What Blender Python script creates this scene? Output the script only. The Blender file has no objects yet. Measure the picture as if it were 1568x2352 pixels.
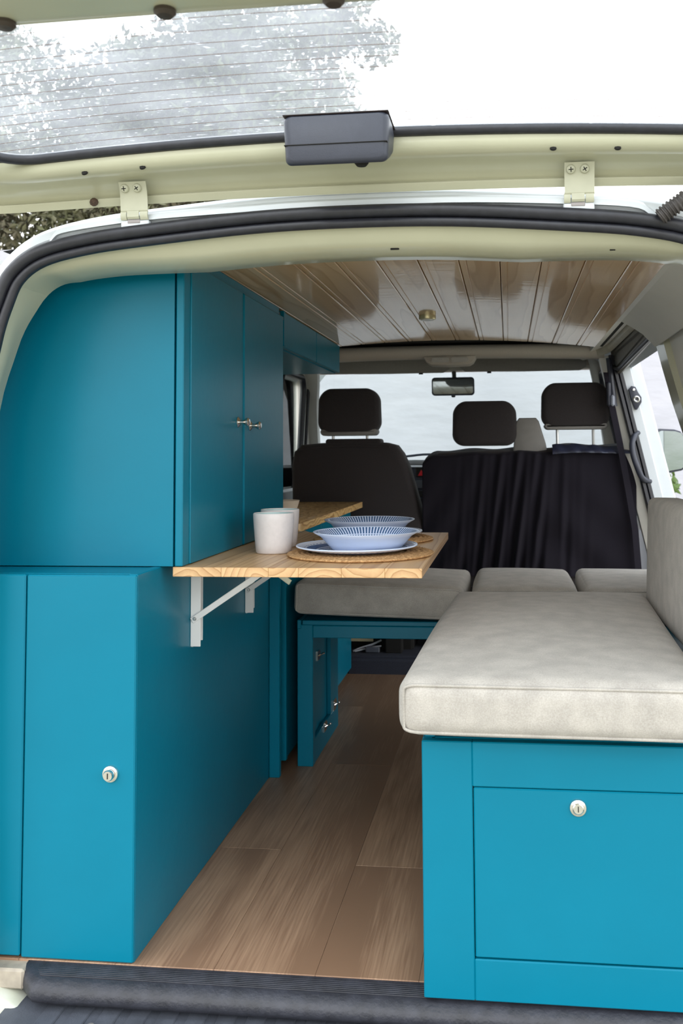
import bpy, math, random
import numpy as np
from mathutils import Vector, Matrix
random.seed(7); rng = np.random.default_rng(7)
scene = bpy.context.scene
C = scene.collection
pi = math.pi

# ------------------------------------------------------------------ camera
cam_d = bpy.data.cameras.new('camera'); cam = bpy.data.objects.new('camera', cam_d); C.objects.link(cam)
RX = Vector((0.9934491, 0.1139255, -0.0089345)); UP = Vector((0.0161188, -0.0622970, 0.9979275)); FW = Vector((-0.1131328, 0.9915342, 0.0637252))
m = Matrix.Identity(4)
for i in range(3):
    m[i][0], m[i][1], m[i][2] = RX[i], UP[i], -FW[i]
m[0][3], m[1][3], m[2][3] = 0.0, -1.6547, 0.9263
cam.matrix_world = m
cam_d.sensor_fit = 'AUTO'; cam_d.sensor_width = 36.0
cam_d.lens = 2100/2352*36.0
cam_d.shift_x = (784-925.5)/2352; cam_d.shift_y = (901-1176)/2352
cam_d.clip_start = 0.02; cam_d.clip_end = 200
cam_d.dof.use_dof = True; cam_d.dof.focus_distance = 2.0; cam_d.dof.aperture_fstop = 8.0
scene.camera = cam

# ------------------------------------------------------------------ sky, sun, exposure
world = bpy.data.worlds.new('world'); scene.world = world; world.use_nodes = True
nt = world.node_tree; nt.nodes.clear()
wo = nt.nodes.new('ShaderNodeOutputWorld'); bg = nt.nodes.new('ShaderNodeBackground')
tc = nt.nodes.new('ShaderNodeTexCoord'); sx = nt.nodes.new('ShaderNodeSeparateXYZ'); cr = nt.nodes.new('ShaderNodeValToRGB')
cr.color_ramp.elements[0].position = 0.0; cr.color_ramp.elements[0].color = (1.0, 0.985, 0.95, 1)
cr.color_ramp.elements[1].position = 0.8; cr.color_ramp.elements[1].color = (0.86, 0.93, 1.0, 1)
nt.links.new(tc.outputs['Generated'], sx.inputs[0]); nt.links.new(sx.outputs['Z'], cr.inputs[0])
nt.links.new(cr.outputs[0], bg.inputs['Color']); nt.links.new(bg.outputs[0], wo.inputs['Surface'])
bg.inputs['Strength'].default_value = 2.0
sd = bpy.data.lights.new('sun', 'SUN'); sd.energy = 0.3; sd.angle = math.radians(25); sd.color = (1.0, 0.95, 0.86)
sun = bpy.data.objects.new('sun', sd); C.objects.link(sun)
sun.rotation_euler = (math.radians(52), 0, math.radians(-12))     # soft sun high behind the photographer
scene.view_settings.view_transform = 'Standard'; scene.view_settings.look = 'None'
scene.view_settings.gamma = 1.0; scene.view_settings.use_curve_mapping = False
scene.view_settings.exposure = 0.76

# ------------------------------------------------------------------ material helpers
def mat(name, col, rough=0.5, metal=0.0, coat=0.0, coat_rough=0.1, noise=0.0, nscale=30, bump=0.0, bscale=200, bdist=0.001, spec=0.5, col2=None, sheen=0.0, stretch=None):
    M = bpy.data.materials.new(name); M.use_nodes = True
    t = M.node_tree; b = t.nodes['Principled BSDF']
    b.inputs['Base Color'].default_value = (*col, 1); b.inputs['Roughness'].default_value = rough
    b.inputs['Metallic'].default_value = metal; b.inputs['Coat Weight'].default_value = coat
    b.inputs['Coat Roughness'].default_value = coat_rough; b.inputs['Specular IOR Level'].default_value = spec
    b.inputs['Sheen Weight'].default_value = sheen
    co = t.nodes.new('ShaderNodeTexCoord'); mp = t.nodes.new('ShaderNodeMapping')
    t.links.new(co.outputs['Object'], mp.inputs[0])
    if stretch: mp.inputs['Scale'].default_value = stretch
    if noise or col2:
        n = t.nodes.new('ShaderNodeTexNoise'); n.inputs['Scale'].default_value = nscale; n.inputs['Detail'].default_value = 4
        t.links.new(mp.outputs[0], n.inputs['Vector'])
        r = t.nodes.new('ShaderNodeValToRGB'); r.color_ramp.elements[0].position = 0.3; r.color_ramp.elements[1].position = 0.7
        c2 = col2 if col2 else tuple(c*(1-noise) for c in col)
        r.color_ramp.elements[0].color = (*c2, 1); r.color_ramp.elements[1].color = (*col, 1)
        t.links.new(n.outputs['Fac'], r.inputs[0]); t.links.new(r.outputs[0], b.inputs['Base Color'])
    if bump:
        n2 = t.nodes.new('ShaderNodeTexNoise'); n2.inputs['Scale'].default_value = bscale; n2.inputs['Detail'].default_value = 3
        t.links.new(mp.outputs[0], n2.inputs['Vector'])
        bp = t.nodes.new('ShaderNodeBump'); bp.inputs['Strength'].default_value = bump; bp.inputs['Distance'].default_value = bdist
        t.links.new(n2.outputs['Fac'], bp.inputs['Height']); t.links.new(bp.outputs[0], b.inputs['Normal'])
    return M

def wood(name, light, dark, rings=55, rough=0.4, coat=0.0, coat_rough=0.1, warp=0.012, stretch=0.08, sharp=0.75, grain=0.35, knots=False, bump=0.1, ripple=False):
    """growth rings round an axis along y (each board's own origin is the pith of the tree it came from)"""
    M = bpy.data.materials.new(name); M.use_nodes = True; t = M.node_tree; L = t.links; b = t.nodes['Principled BSDF']
    N = t.nodes.new
    co = N('ShaderNodeTexCoord'); mp = N('ShaderNodeMapping'); mp.inputs['Scale'].default_value = (1, stretch, 1)
    L.new(co.outputs['Object'], mp.inputs[0])
    n = N('ShaderNodeTexNoise'); n.inputs['Scale'].default_value = 9; n.inputs['Detail'].default_value = 3; L.new(mp.outputs[0], n.inputs['Vector'])
    s = N('ShaderNodeVectorMath'); s.operation = 'SUBTRACT'; L.new(n.outputs['Color'], s.inputs[0]); s.inputs[1].default_value = (.5, .5, .5)
    sc = N('ShaderNodeVectorMath'); sc.operation = 'SCALE'; L.new(s.outputs[0], sc.inputs[0]); sc.inputs['Scale'].default_value = warp*4
    ad = N('ShaderNodeVectorMath'); ad.operation = 'ADD'; L.new(mp.outputs[0], ad.inputs[0]); L.new(sc.outputs[0], ad.inputs[1])
    flat = N('ShaderNodeVectorMath'); flat.operation = 'MULTIPLY'; L.new(ad.outputs[0], flat.inputs[0]); flat.inputs[1].default_value = (1, 0, 1)
    ln = N('ShaderNodeVectorMath'); ln.operation = 'LENGTH'; L.new(flat.outputs[0], ln.inputs[0])
    mu = N('ShaderNodeMath'); mu.operation = 'MULTIPLY'; L.new(ln.outputs['Value'], mu.inputs[0]); mu.inputs[1].default_value = rings*2.2
    fr = N('ShaderNodeMath'); fr.operation = 'FRACT'; L.new(mu.outputs[0], fr.inputs[0])
    r = N('ShaderNodeValToRGB'); e = r.color_ramp.elements
    e[0].position = 0; e[0].color = (0, 0, 0, 1); e[1].position = sharp; e[1].color = (.45, .45, .45, 1)
    e2 = e.new(min(.97, sharp+.15)); e2.color = (1, 1, 1, 1); e3 = e.new(1.0); e3.color = (0, 0, 0, 1)
    L.new(fr.outputs[0], r.inputs[0])
    mp2 = N('ShaderNodeMapping'); mp2.inputs['Scale'].default_value = (260, 7, 260); L.new(co.outputs['Object'], mp2.inputs[0])
    g = N('ShaderNodeTexNoise'); g.inputs['Scale'].default_value = 1; g.inputs['Detail'].default_value = 4; L.new(mp2.outputs[0], g.inputs['Vector'])
    mp3 = N('ShaderNodeMapping'); mp3.inputs['Scale'].default_value = (9, 1.3, 9); L.new(co.outputs['Object'], mp3.inputs[0])
    g2 = N('ShaderNodeTexNoise'); g2.inputs['Scale'].default_value = 1; g2.inputs['Detail'].default_value = 2; L.new(mp3.outputs[0], g2.inputs['Vector'])
    a1 = N('ShaderNodeMath'); a1.operation = 'MULTIPLY_ADD'; L.new(g.outputs['Fac'], a1.inputs[0]); a1.inputs[1].default_value = grain; L.new(r.outputs[0], a1.inputs[2])
    a2 = N('ShaderNodeMath'); a2.operation = 'MULTIPLY_ADD'; L.new(g2.outputs['Fac'], a2.inputs[0]); a2.inputs[1].default_value = 0.7; L.new(a1.outputs[0], a2.inputs[2])
    mr = N('ShaderNodeMapRange'); mr.inputs['From Min'].default_value = .2; mr.inputs['From Max'].default_value = 1.45; L.new(a2.outputs[0], mr.inputs['Value'])
    mx = N('ShaderNodeMix'); mx.data_type = 'RGBA'; L.new(mr.outputs[0], mx.inputs['Factor'])
    mx.inputs['A'].default_value = (*light, 1); mx.inputs['B'].default_value = (*dark, 1)
    L.new(mx.outputs['Result'], b.inputs['Base Color'])
    b.inputs['Roughness'].default_value = rough; b.inputs['Coat Weight'].default_value = coat; b.inputs['Coat Roughness'].default_value = coat_rough
    if bump:
        bp = N('ShaderNodeBump'); bp.inputs['Strength'].default_value = bump; bp.inputs['Distance'].default_value = .0006
        L.new(a2.outputs[0], bp.inputs['Height']); L.new(bp.outputs[0], b.inputs['Normal'])
        bp2 = N('ShaderNodeBump'); bp2.inputs['Strength'].default_value = .25; bp2.inputs['Distance'].default_value = .0012
        hsrc = g2.outputs['Fac']
        if ripple:
            mp4 = N('ShaderNodeMapping'); mp4.inputs['Scale'].default_value = (7, 46, 7); L.new(co.outputs['Object'], mp4.inputs[0])
            g4 = N('ShaderNodeTexNoise'); g4.inputs['Scale'].default_value = 1; g4.inputs['Detail'].default_value = 3; L.new(mp4.outputs[0], g4.inputs['Vector']); hsrc = g4.outputs['Fac']; bp2.inputs['Distance'].default_value = .0011
        L.new(hsrc, bp2.inputs['Height']); L.new(bp2.outputs[0], b.inputs['Coat Normal'])
    return M

TEAL = mat('teal_paint', (0.0, 0.165, 0.26), 0.33, noise=.06, nscale=6, bump=.12, bscale=45, bdist=.002, spec=.22)
CREAM = mat('cream_body_paint', (0.51, 0.505, 0.37), 0.28, noise=.07, nscale=9, coat=.4, coat_rough=.08)
WHITE = mat('white_body_paint', (0.62, 0.66, 0.70), 0.35, noise=.06, nscale=12, bump=.2, bscale=30, bdist=.002)
GREYC = mat('grey_cream_interior_paint', (0.74, 0.72, 0.67), 0.5, noise=.06, nscale=8)
RUBBER = mat('black_rubber', (0.022, 0.023, 0.032), 0.42, noise=.35, nscale=60, bump=.3, bscale=220)
RUBBER2 = mat('scuffed_rubber', (0.032, 0.034, 0.046), 0.5, noise=.5, nscale=40, bump=.6, bscale=160, bdist=.002)
BUMPER = mat('grey_bumper_plastic', (0.085, 0.095, 0.12), 0.6, noise=.35, nscale=25, bump=.5, bscale=350)
BLACKP = mat('black_plastic', (0.032, 0.036, 0.055), 0.4, noise=.15, nscale=40, bump=.25, bscale=500)
FABRIC = mat('beige_cushion_fabric', (0.45, 0.425, 0.39), 0.9, col2=(0.36, 0.335, 0.30), nscale=420, bump=.35, bscale=700, bdist=.0008, sheen=.15)
def fabric_patchy(M):
    t = M.node_tree; b = t.nodes['Principled BSDF']; src = b.inputs['Base Color'].links[0].from_socket
    n = t.nodes.new('ShaderNodeTexNoise'); n.inputs['Scale'].default_value = 22; n.inputs['Detail'].default_value = 6
    co = t.nodes.new('ShaderNodeTexCoord'); t.links.new(co.outputs['Object'], n.inputs['Vector'])
    mr = t.nodes.new('ShaderNodeMapRange'); mr.inputs['From Min'].default_value = .35; mr.inputs['From Max'].default_value = .65
    mr.inputs['To Min'].default_value = .86; mr.inputs['To Max'].default_value = 1.06; t.links.new(n.outputs['Fac'], mr.inputs['Value'])
    v = t.nodes.new('ShaderNodeVectorMath'); v.operation = 'SCALE'; t.links.new(src, v.inputs[0]); t.links.new(mr.outputs[0], v.inputs['Scale'])
    t.links.new(v.outputs[0], b.inputs['Base Color'])
fabric_patchy(FABRIC)
SEATF = mat('charcoal_seat_fabric', (0.030, 0.024, 0.026), 0.9, noise=.3, nscale=300, bump=.3, bscale=500, sheen=.12)
CLOTH = mat('black_jersey_cloth', (0.012, 0.010, 0.017), 0.85, noise=.2, nscale=300, bump=.15, bscale=600, sheen=.05, spec=.2)
SEATG = mat('grey_seat_plastic', (0.22, 0.21, 0.20), 0.6, noise=.1, nscale=30)
CHROME = mat('chrome', (0.85, 0.83, 0.80), 0.12, metal=1.0, noise=.15, nscale=60)
STEEL = mat('dull_steel', (0.6, 0.6, 0.6), 0.35, metal=1.0)
WMETAL = mat('white_enamelled_steel', (0.80, 0.80, 0.80), 0.3, noise=.03, nscale=30)
CMETAL = mat('cream_enamelled_steel', (0.50, 0.50, 0.385), 0.4, noise=.08, nscale=40)
HEAD = mat('beige_headliner', (0.50, 0.45, 0.39), 0.85, noise=.1, nscale=250, bump=.2, bscale=400)
HEAD2 = mat('grey_sun_visor', (0.33, 0.30, 0.27), 0.8, noise=.1, nscale=100, bump=.2, bscale=300)
PINE = wood('pine_tabletop', (0.68, 0.45, 0.235), (0.40, 0.215, 0.085), rings=34, rough=.42, coat=.25, coat_rough=.25)
ACACIA = wood('figured_worktop_wood', (0.92, 0.66, 0.31), (0.42, 0.22, 0.07), rings=24, rough=.4, coat=.25, warp=.05, stretch=.35, sharp=.55)
CEILW = wood('varnished_ceiling_pine', (0.84, 0.61, 0.36), (0.60, 0.38, 0.18), rings=26, rough=.35, coat=.6, coat_rough=.06, warp=.02, ripple=True)
FLOORW = wood('oak_laminate', (0.56, 0.365, 0.235), (0.24, 0.14, 0.085), rings=4, rough=.42, coat=.12, coat_rough=.35, warp=.035, stretch=.16, grain=1.3, sharp=.5)
CERAM = mat('matt_stoneware', (0.66, 0.62, 0.62), 0.5, noise=.06, nscale=120, bump=.1, bscale=300)
DARK = mat('dark_void_felt', (0.012, 0.011, 0.010), 0.95, noise=.2, nscale=40)
CARPET = mat('dark_blue_grey_carpet', (0.045, 0.05, 0.075), 0.95, noise=.5, nscale=400, bump=.8, bscale=500, bdist=.003)
MIRROR = mat('mirror_glass', (0.55, 0.63, 0.70), 0.02, metal=1.0, noise=.02, nscale=3)
RED = mat('red_hazard_symbol', (0.65, 0.01, 0.02), 0.4, noise=.05, nscale=30)
BRASS = mat('pale_brass', (0.75, 0.66, 0.42), 0.3, metal=.7, noise=.1, nscale=40)
GRASSM = mat('grass_blades', (0.12, 0.20, 0.04), 0.7, noise=.5, nscale=5)

def glass(name, tint=(.93, .97, .96), fres=.06):
    M = bpy.data.materials.new(name); M.use_nodes = True; t = M.node_tree; t.nodes.clear()
    o = t.nodes.new('ShaderNodeOutputMaterial'); tr = t.nodes.new('ShaderNodeBsdfTransparent'); gl = t.nodes.new('ShaderNodeBsdfGlossy'); mx = t.nodes.new('ShaderNodeMixShader'); f = t.nodes.new('ShaderNodeFresnel')
    tr.inputs[0].default_value = (*tint, 1); gl.inputs['Roughness'].default_value = .02; f.inputs['IOR'].default_value = 1.4
    t.links.new(f.outputs[0], mx.inputs[0]); t.links.new(tr.outputs[0], mx.inputs[1]); t.links.new(gl.outputs[0], mx.inputs[2]); t.links.new(mx.outputs[0], o.inputs[0])
    return M
GLASS = glass('clear_window_glass')
def dusty_glass():
    M = bpy.data.materials.new('dusty_tailgate_glass'); M.use_nodes = True; t = M.node_tree; t.nodes.clear(); N = t.nodes.new; L = t.links
    o = N('ShaderNodeOutputMaterial'); tr = N('ShaderNodeBsdfTransparent'); tl = N('ShaderNodeBsdfTranslucent'); mx = N('ShaderNodeMixShader')
    tr.inputs[0].default_value = (.95, .97, .96, 1); tl.inputs[0].default_value = (.88, .9, .93, 1)
    co = N('ShaderNodeTexCoord'); n = N('ShaderNodeTexNoise'); n.inputs['Scale'].default_value = 7; n.inputs['Detail'].default_value = 5
    L.new(co.outputs['Object'], n.inputs['Vector'])
    mp = N('ShaderNodeMapping'); mp.inputs['Scale'].default_value = (60, 160, 60); mp.inputs['Rotation'].default_value = (0, 0, .25); L.new(co.outputs['Object'], mp.inputs[0])
    n2 = N('ShaderNodeTexNoise'); n2.inputs['Scale'].default_value = 1; n2.inputs['Detail'].default_value = 3; L.new(mp.outputs[0], n2.inputs['Vector'])
    r2 = N('ShaderNodeMapRange'); r2.inputs['From Min'].default_value = .64; r2.inputs['From Max'].default_value = .72; r2.inputs['To Max'].default_value = .3; L.new(n2.outputs['Fac'], r2.inputs['Value'])
    r = N('ShaderNodeMapRange'); r.inputs['From Min'].default_value = .3; r.inputs['From Max'].default_value = .7; r.inputs['To Min'].default_value = .15; r.inputs['To Max'].default_value = .27; L.new(n.outputs['Fac'], r.inputs['Value'])
    a = N('ShaderNodeMath'); a.operation = 'ADD'; L.new(r.outputs[0], a.inputs[0]); L.new(r2.outputs[0], a.inputs[1])
    L.new(a.outputs[0], mx.inputs[0]); L.new(tr.outputs[0], mx.inputs[1]); L.new(tl.outputs[0], mx.inputs[2]); L.new(mx.outputs[0], o.inputs[0])
    return M
DUSTY = dusty_glass()

def radial_print(name, base, ink, n, bands, rough=.15):
    """printed dashes round a vertical axis; bands: (rmin, rmax, solid)"""
    M = bpy.data.materials.new(name); M.use_nodes = True; t = M.node_tree; N = t.nodes.new; L = t.links; b = t.nodes['Principled BSDF']
    co = N('ShaderNodeTexCoord'); s = N('ShaderNodeSeparateXYZ'); L.new(co.outputs['Object'], s.inputs[0])
    at = N('ShaderNodeMath'); at.operation = 'ARCTAN2'; L.new(s.outputs['Y'], at.inputs[0]); L.new(s.outputs['X'], at.inputs[1])
    m1 = N('ShaderNodeMath'); m1.operation = 'MULTIPLY'; m1.inputs[1].default_value = n; L.new(at.outputs[0], m1.inputs[0])
    sn = N('ShaderNodeMath'); sn.operation = 'SINE'; L.new(m1.outputs[0], sn.inputs[0])
    gt = N('ShaderNodeMath'); gt.operation = 'GREATER_THAN'; gt.inputs[1].default_value = -.1; L.new(sn.outputs[0], gt.inputs[0])
    fl = N('ShaderNodeVectorMath'); fl.operation = 'MULTIPLY'; fl.inputs[1].default_value = (1, 1, 0); L.new(co.outputs['Object'], fl.inputs[0])
    ln = N('ShaderNodeVectorMath'); ln.operation = 'LENGTH'; L.new(fl.outputs[0], ln.inputs[0])
    acc = None
    for (a, c, solid) in bands:
        g1 = N('ShaderNodeMath'); g1.operation = 'GREATER_THAN'; g1.inputs[1].default_value = a; L.new(ln.outputs['Value'], g1.inputs[0])
        g2 = N('ShaderNodeMath'); g2.operation = 'LESS_THAN'; g2.inputs[1].default_value = c; L.new(ln.outputs['Value'], g2.inputs[0])
        mm = N('ShaderNodeMath'); mm.operation = 'MULTIPLY'; L.new(g1.outputs[0], mm.inputs[0]); L.new(g2.outputs[0], mm.inputs[1])
        if not solid:
            m3 = N('ShaderNodeMath'); m3.operation = 'MULTIPLY'; L.new(mm.outputs[0], m3.inputs[0]); L.new(gt.outputs[0], m3.inputs[1]); mm = m3
        if acc is None: acc = mm
        else:
            ma = N('ShaderNodeMath'); ma.operation = 'MAXIMUM'; L.new(acc.outputs[0], ma.inputs[0]); L.new(mm.outputs[0], ma.inputs[1]); acc = ma
    mx = N('ShaderNodeMix'); mx.data_type = 'RGBA'; L.new(acc.outputs[0], mx.inputs['Factor']); mx.inputs['A'].default_value = (*base, 1); mx.inputs['B'].default_value = (*ink, 1)
    L.new(mx.outputs['Result'], b.inputs['Base Color']); b.inputs['Roughness'].default_value = rough
    return M

# ------------------------------------------------------------------ geometry helpers
class G:
    """collects shapes into one mesh"""
    def __init__(s): s.v = []; s.f = []
    def add(s, v, f):
        o = len(s.v); s.v += [tuple(p) for p in v]; s.f += [tuple(i+o for i in q) for q in f]; return s
    def box(s, x0, x1, y0, y1, z0, z1, b=0.0015, M=None):
        x0, x1 = min(x0, x1), max(x0, x1); y0, y1 = min(y0, y1), max(y0, y1); z0, z1 = min(z0, z1), max(z0, z1)
        b = min(b, (x1-x0)*.45, (y1-y0)*.45, (z1-z0)*.45)
        lo, hi = (x0, y0, z0), (x1, y1, z1); v = []; idx = {}
        for c in range(8):
            sg = [(c >> k) & 1 for k in range(3)]
            for ax in range(3):     # vertex on the face of axis ax
                p = [0, 0, 0]
                for k in range(3):
                    p[k] = (hi[k] if sg[k] else lo[k]) if k == ax else (hi[k]-b if sg[k] else lo[k]+b)
                idx[(c, ax)] = len(v); v.append(p)
        f = []
        for ax in range(3):
            u, w = (ax+1) % 3, (ax+2) % 3
            for sd_ in (0, 1):
                q = [idx[((sd_ << ax) | (a << u) | (c << w), ax)] for a, c in ((0, 0), (1, 0), (1, 1), (0, 1))]
                f.append(q if sd_ else q[::-1])
        for ax in range(3):       # edges parallel to ax
            u, w = (ax+1) % 3, (ax+2) % 3
            for a in (0, 1):
                for c in (0, 1):
                    c0 = (a << u) | (c << w); c1 = c0 | (1 << ax)
                    q = [idx[(c0, u)], idx[(c1, u)], idx[(c1, w)], idx[(c0, w)]]
                    f.append(q if a == c else q[::-1])
        for c in range(8):
            q = [idx[(c, 0)], idx[(c, 1)], idx[(c, 2)]]
            n = bin(c).count('1'); f.append(q if n % 2 else q[::-1])
        if M: v = [M @ Vector(p) for p in v]
        return s.add(v, f)
    def tube(s, path, r, n=8, closed=False, cap=True):
        P = [Vector(p) for p in path]; L = len(P); rr = r if hasattr(r, '__len__') else [r]*L
        v = []; f = []; prev = None
        for i in range(L):
            t = (P[(i+1) % L]-P[i-1]) if closed else (P[min(i+1, L-1)]-P[max(i-1, 0)])
            t.normalize()
            if prev is None:
                a = Vector((0, 0, 1)) if abs(t.z) < .9 else Vector((1, 0, 0)); prev = t.cross(a).normalized()
            prev = (prev-t*prev.dot(t)).normalized(); b = t.cross(prev)
            for k in range(n):
                a = 2*pi*k/n; v.append(P[i]+(prev*math.cos(a)+b*math.sin(a))*rr[i])
        for i in range(L if closed else L-1):
            for k in range(n):
                j = (i+1) % L; f.append((i*n+k, i*n+(k+1) % n, j*n+(k+1) % n, j*n+k))
        if cap and not closed: f.append(tuple(range(n))[::-1]); f.append(tuple((L-1)*n+k for k in range(n)))
        return s.add(v, f)
    def lathe(s, prof, n=48, M=None, c=(0, 0, 0)):
        v = []; f = []; m_ = len(prof)
        for i in range(n):
            a = 2*pi*i/n
            for r, z in prof:
                p = Vector((r*math.cos(a), r*math.sin(a), z))
                v.append((M @ p) if M else p+Vector(c))
        for i in range(n):
            j = (i+1) % n
            for k in range(m_-1):
                f.append((i*m_+k, j*m_+k, j*m_+k+1, i*m_+k+1))
        return s.add(v, f)
    def loft(s, rings, closed_ring=True, caps=True):
        """rings: list of equally long point lists"""
        n = len(rings[0]); v = [p for r in rings for p in r]; f = []
        for i in range(len(rings)-1):
            for k in range(n if closed_ring else n-1):
                j = (k+1) % n; f.append((i*n+k, i*n+j, (i+1)*n+j, (i+1)*n+k))
        if caps and closed_ring: f.append(tuple(range(n))[::-1]); f.append(tuple((len(rings)-1)*n+k for k in range(n)))
        return s.add(v, f)
    def prism(s, poly, a0, a1, axis='y', bev=.0):
        """poly in the two other axes (in x,y,z order) extruded along axis"""
        def mk(u, w, a): return {'x': (a, u, w), 'y': (u, a, w), 'z': (u, w, a)}[axis]
        if not bev: return s.loft([[mk(u, w, a0) for u, w in poly], [mk(u, w, a1) for u, w in poly]])
        cx = sum(p[0] for p in poly)/len(poly); cy = sum(p[1] for p in poly)/len(poly)
        def ins(d):
            o = []
            for u, w in poly:
                l = math.hypot(u-cx, w-cy) or 1; o.append((u-(u-cx)/l*d, w-(w-cy)/l*d))
            return o
        sg = 1 if a1 > a0 else -1
        R = [(a0, bev), (a0+sg*bev*.3, bev*.3), (a0+sg*bev, 0), (a1-sg*bev, 0), (a1-sg*bev*.3, bev*.3), (a1, bev)]
        return s.loft([[mk(u, w, a) for u, w in ins(d)] for a, d in R])
    def grid(s, fn, nu, nv):
        v = [fn(i/nu, j/nv) for i in range(nu+1) for j in range(nv+1)]
        f = [(i*(nv+1)+j, (i+1)*(nv+1)+j, (i+1)*(nv+1)+j+1, i*(nv+1)+j+1) for i in range(nu) for j in range(nv)]
        return s.add(v, f)

def obj(name, g, M, parent=None, smooth=True, origin=None, ang=35):
    me = bpy.data.meshes.new(name)
    v = g.v
    if origin is not None: v = [(p[0]-origin[0], p[1]-origin[1], p[2]-origin[2]) for p in v]
    me.from_pydata(v, [], g.f); me.validate(verbose=False)
    import bmesh
    bm = bmesh.new(); bm.from_mesh(me); bmesh.ops.recalc_face_normals(bm, faces=bm.faces); bm.to_mesh(me); bm.free()
    me.materials.append(M)
    if smooth:
        me.polygons.foreach_set('use_smooth', [True]*len(me.polygons)); me.set_sharp_from_angle(angle=math.radians(ang))
    o = bpy.data.objects.new(name, me); C.objects.link(o)
    if parent is not None: o.parent = parent
    loc = Vector(origin) if origin is not None else Vector((0, 0, 0))
    if parent is not None: loc = loc - world_loc(parent)
    o.location = loc
    return o
def world_loc(o):
    l = Vector(o.location)
    while o.parent: o = o.parent; l = l + Vector(o.location)
    return l
def tag(o, label, cat, group=None, kind=None):
    o['label'] = label; o['category'] = cat
    if group: o['group'] = group
    if kind: o['kind'] = kind
    return o
def thing(name, label, cat, loc=(0, 0, 0), group=None):
    o = bpy.data.objects.new(name, None); C.objects.link(o); o.location = loc; o.empty_display_size = .05
    return tag(o, label, cat, group)
def struct(name, g, M, label=None, origin=None, ang=35):
    o = obj(name, g, M, origin=origin, ang=ang); o['kind'] = 'structure'
    if label: o['label'] = label
    return o
def mid(o):   # centre of g as an origin
    a = np.array(o.v); return tuple(((a.min(0)+a.max(0))/2).tolist())
def bxo(name, dims, M, parent, b=.0015):
    g = G().box(*dims, b=b); return obj(name, g, M, parent, origin=mid(g))
def copy_tree(o, parent=None):
    c = o.copy(); C.objects.link(c)
    if parent is not None: c.parent = parent
    for ch in list(o.children): copy_tree(ch, c)
    return c
def rrect(cx, cy, w, h, r, n=6):
    o = []
    for k, (sx_, sy_) in enumerate(((1, 1), (-1, 1), (-1, -1), (1, -1))):
        for i in range(n+1):
            a = (k+i/n)*pi/2; o.append((cx+sx_*(w/2-r)+r*math.cos(a), cy+sy_*(h/2-r)+r*math.sin(a)))
    return o
def interp(pts, n):
    """Catmull-Rom through pts"""
    P = [Vector(p) for p in pts]; o = []
    P = [P[0]*2-P[1]]+P+[P[-1]*2-P[-2]]
    for i in range(1, len(P)-2):
        for k in range(n):
            t = k/n; a, b, c, d = P[i-1:i+3]
            o.append(.5*((2*b)+(c-a)*t+(2*a-5*b+4*c-d)*t*t+(3*b-a-3*c+d)*t**3))
    o.append(P[-2]); return o
def knob(parent, p, axis, r=.008):
    """little waisted chrome knob, axis = outward direction"""
    q = Vector((0, 0, 1)).rotation_difference(Vector(axis)).to_matrix().to_4x4(); M4 = Matrix.Translation(p) @ q
    pr = [(0, 0), (1.25*r, 0), (1.3*r, .15*r), (.9*r, .45*r), (.5*r, .7*r), (.45*r, 1.5*r), (.75*r, 1.9*r), (1.05*r, 2.2*r), (1.05*r, 2.6*r), (.7*r, 2.95*r), (0, 3.0*r)]
    return obj('knob', G().lathe(pr, 20, M4), CHROME, parent)
def lock(parent, p, r=.0155, pop=.010):
    """round push-button furniture lock facing the rear (-y)"""
    M4 = Matrix.Translation(p) @ Matrix.Rotation(pi/2, 4, 'X')
    o = obj('lock', G().lathe([(0, 0), (r, 0), (r, .002), (r*.93, .0045), (r*.72, .0055), (r*.7, .004), (0, .004)], 28, M4), CHROME, parent)
    o['label'] = 'round chrome push-button lock'
    rr = r*.64
    obj('lock_button', G().lathe([(0, .003), (rr, .003), (rr, .005+pop*.7), (rr*.85, .005+pop), (0, .005+pop)], 24, M4), CHROME, o)
    g = G(); M5 = Matrix.Translation(p)
    g.box(-.0008, .0008, -(.006+pop), -(.0045+pop), -rr*.5, rr*.5, b=.0002, M=M5); obj('key_slot', g, DARK, o)
    return o

# ================================================================== STRUCTURE
# rear door aperture: an arch symmetric about x = XC
XC = -.27
ARCH = [(-.70, .02), (-.722, .10), (-.735, .5), (-.722, .95), (-.692, 1.13), (-.668, 1.212), (-.642, 1.264), (-.59, 1.300), (-.50, 1.321), (-.38, 1.334), (-.18, 1.3495), (0, 1.3535)]
ARCH = ARCH+[(-a, b) for a, b in ARCH[:-1][::-1]]
arch = interp([(XC+a, 0, b) for a, b in ARCH], 5)
def arch_norm(i):
    a, b = arch[max(i-1, 0)], arch[min(i+1, len(arch)-1)]
    t = (b-a).normalized(); return Vector((t.z, 0, -t.x))     # inward
def arch_sweep(sec, i0=0, i1=None, closed=True, taper=False):
    i1 = len(arch) if i1 is None else i1; R = []
    for i in range(i0, i1):
        n = arch_norm(i); d = abs(arch[i].x-XC); f = float(np.interp(d, [.30, .38, .58, .614, .653, .69, .72], [1, .85, .5, .25, 0, -.8, -1.2])) if taper else 1
        R.append([tuple(arch[i]+n*(.02+(a-.02)*f if a > .02 else a)+Vector((0, y, 0))) for a, y in sec])
    return G().loft(R, closed_ring=closed, caps=closed)
def roundsec(ca, cy, ra, ry, n=10): return [(ca+ra*math.cos(2*pi*k/n), cy+ry*math.sin(2*pi*k/n)) for k in range(n)]
g = arch_sweep(roundsec(.0, -.066, .0118, .012)); g2 = arch_sweep(roundsec(.0198, -.060, .0090, .010)); g.add(g2.v, g2.f); g2 = arch_sweep(roundsec(.0110, -.052, .010, .008)); g.add(g2.v, g2.f)
struct('trim_1', g, RUBBER, 'black twin-lipped rubber seal round the tailgate opening', ang=60)
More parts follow.
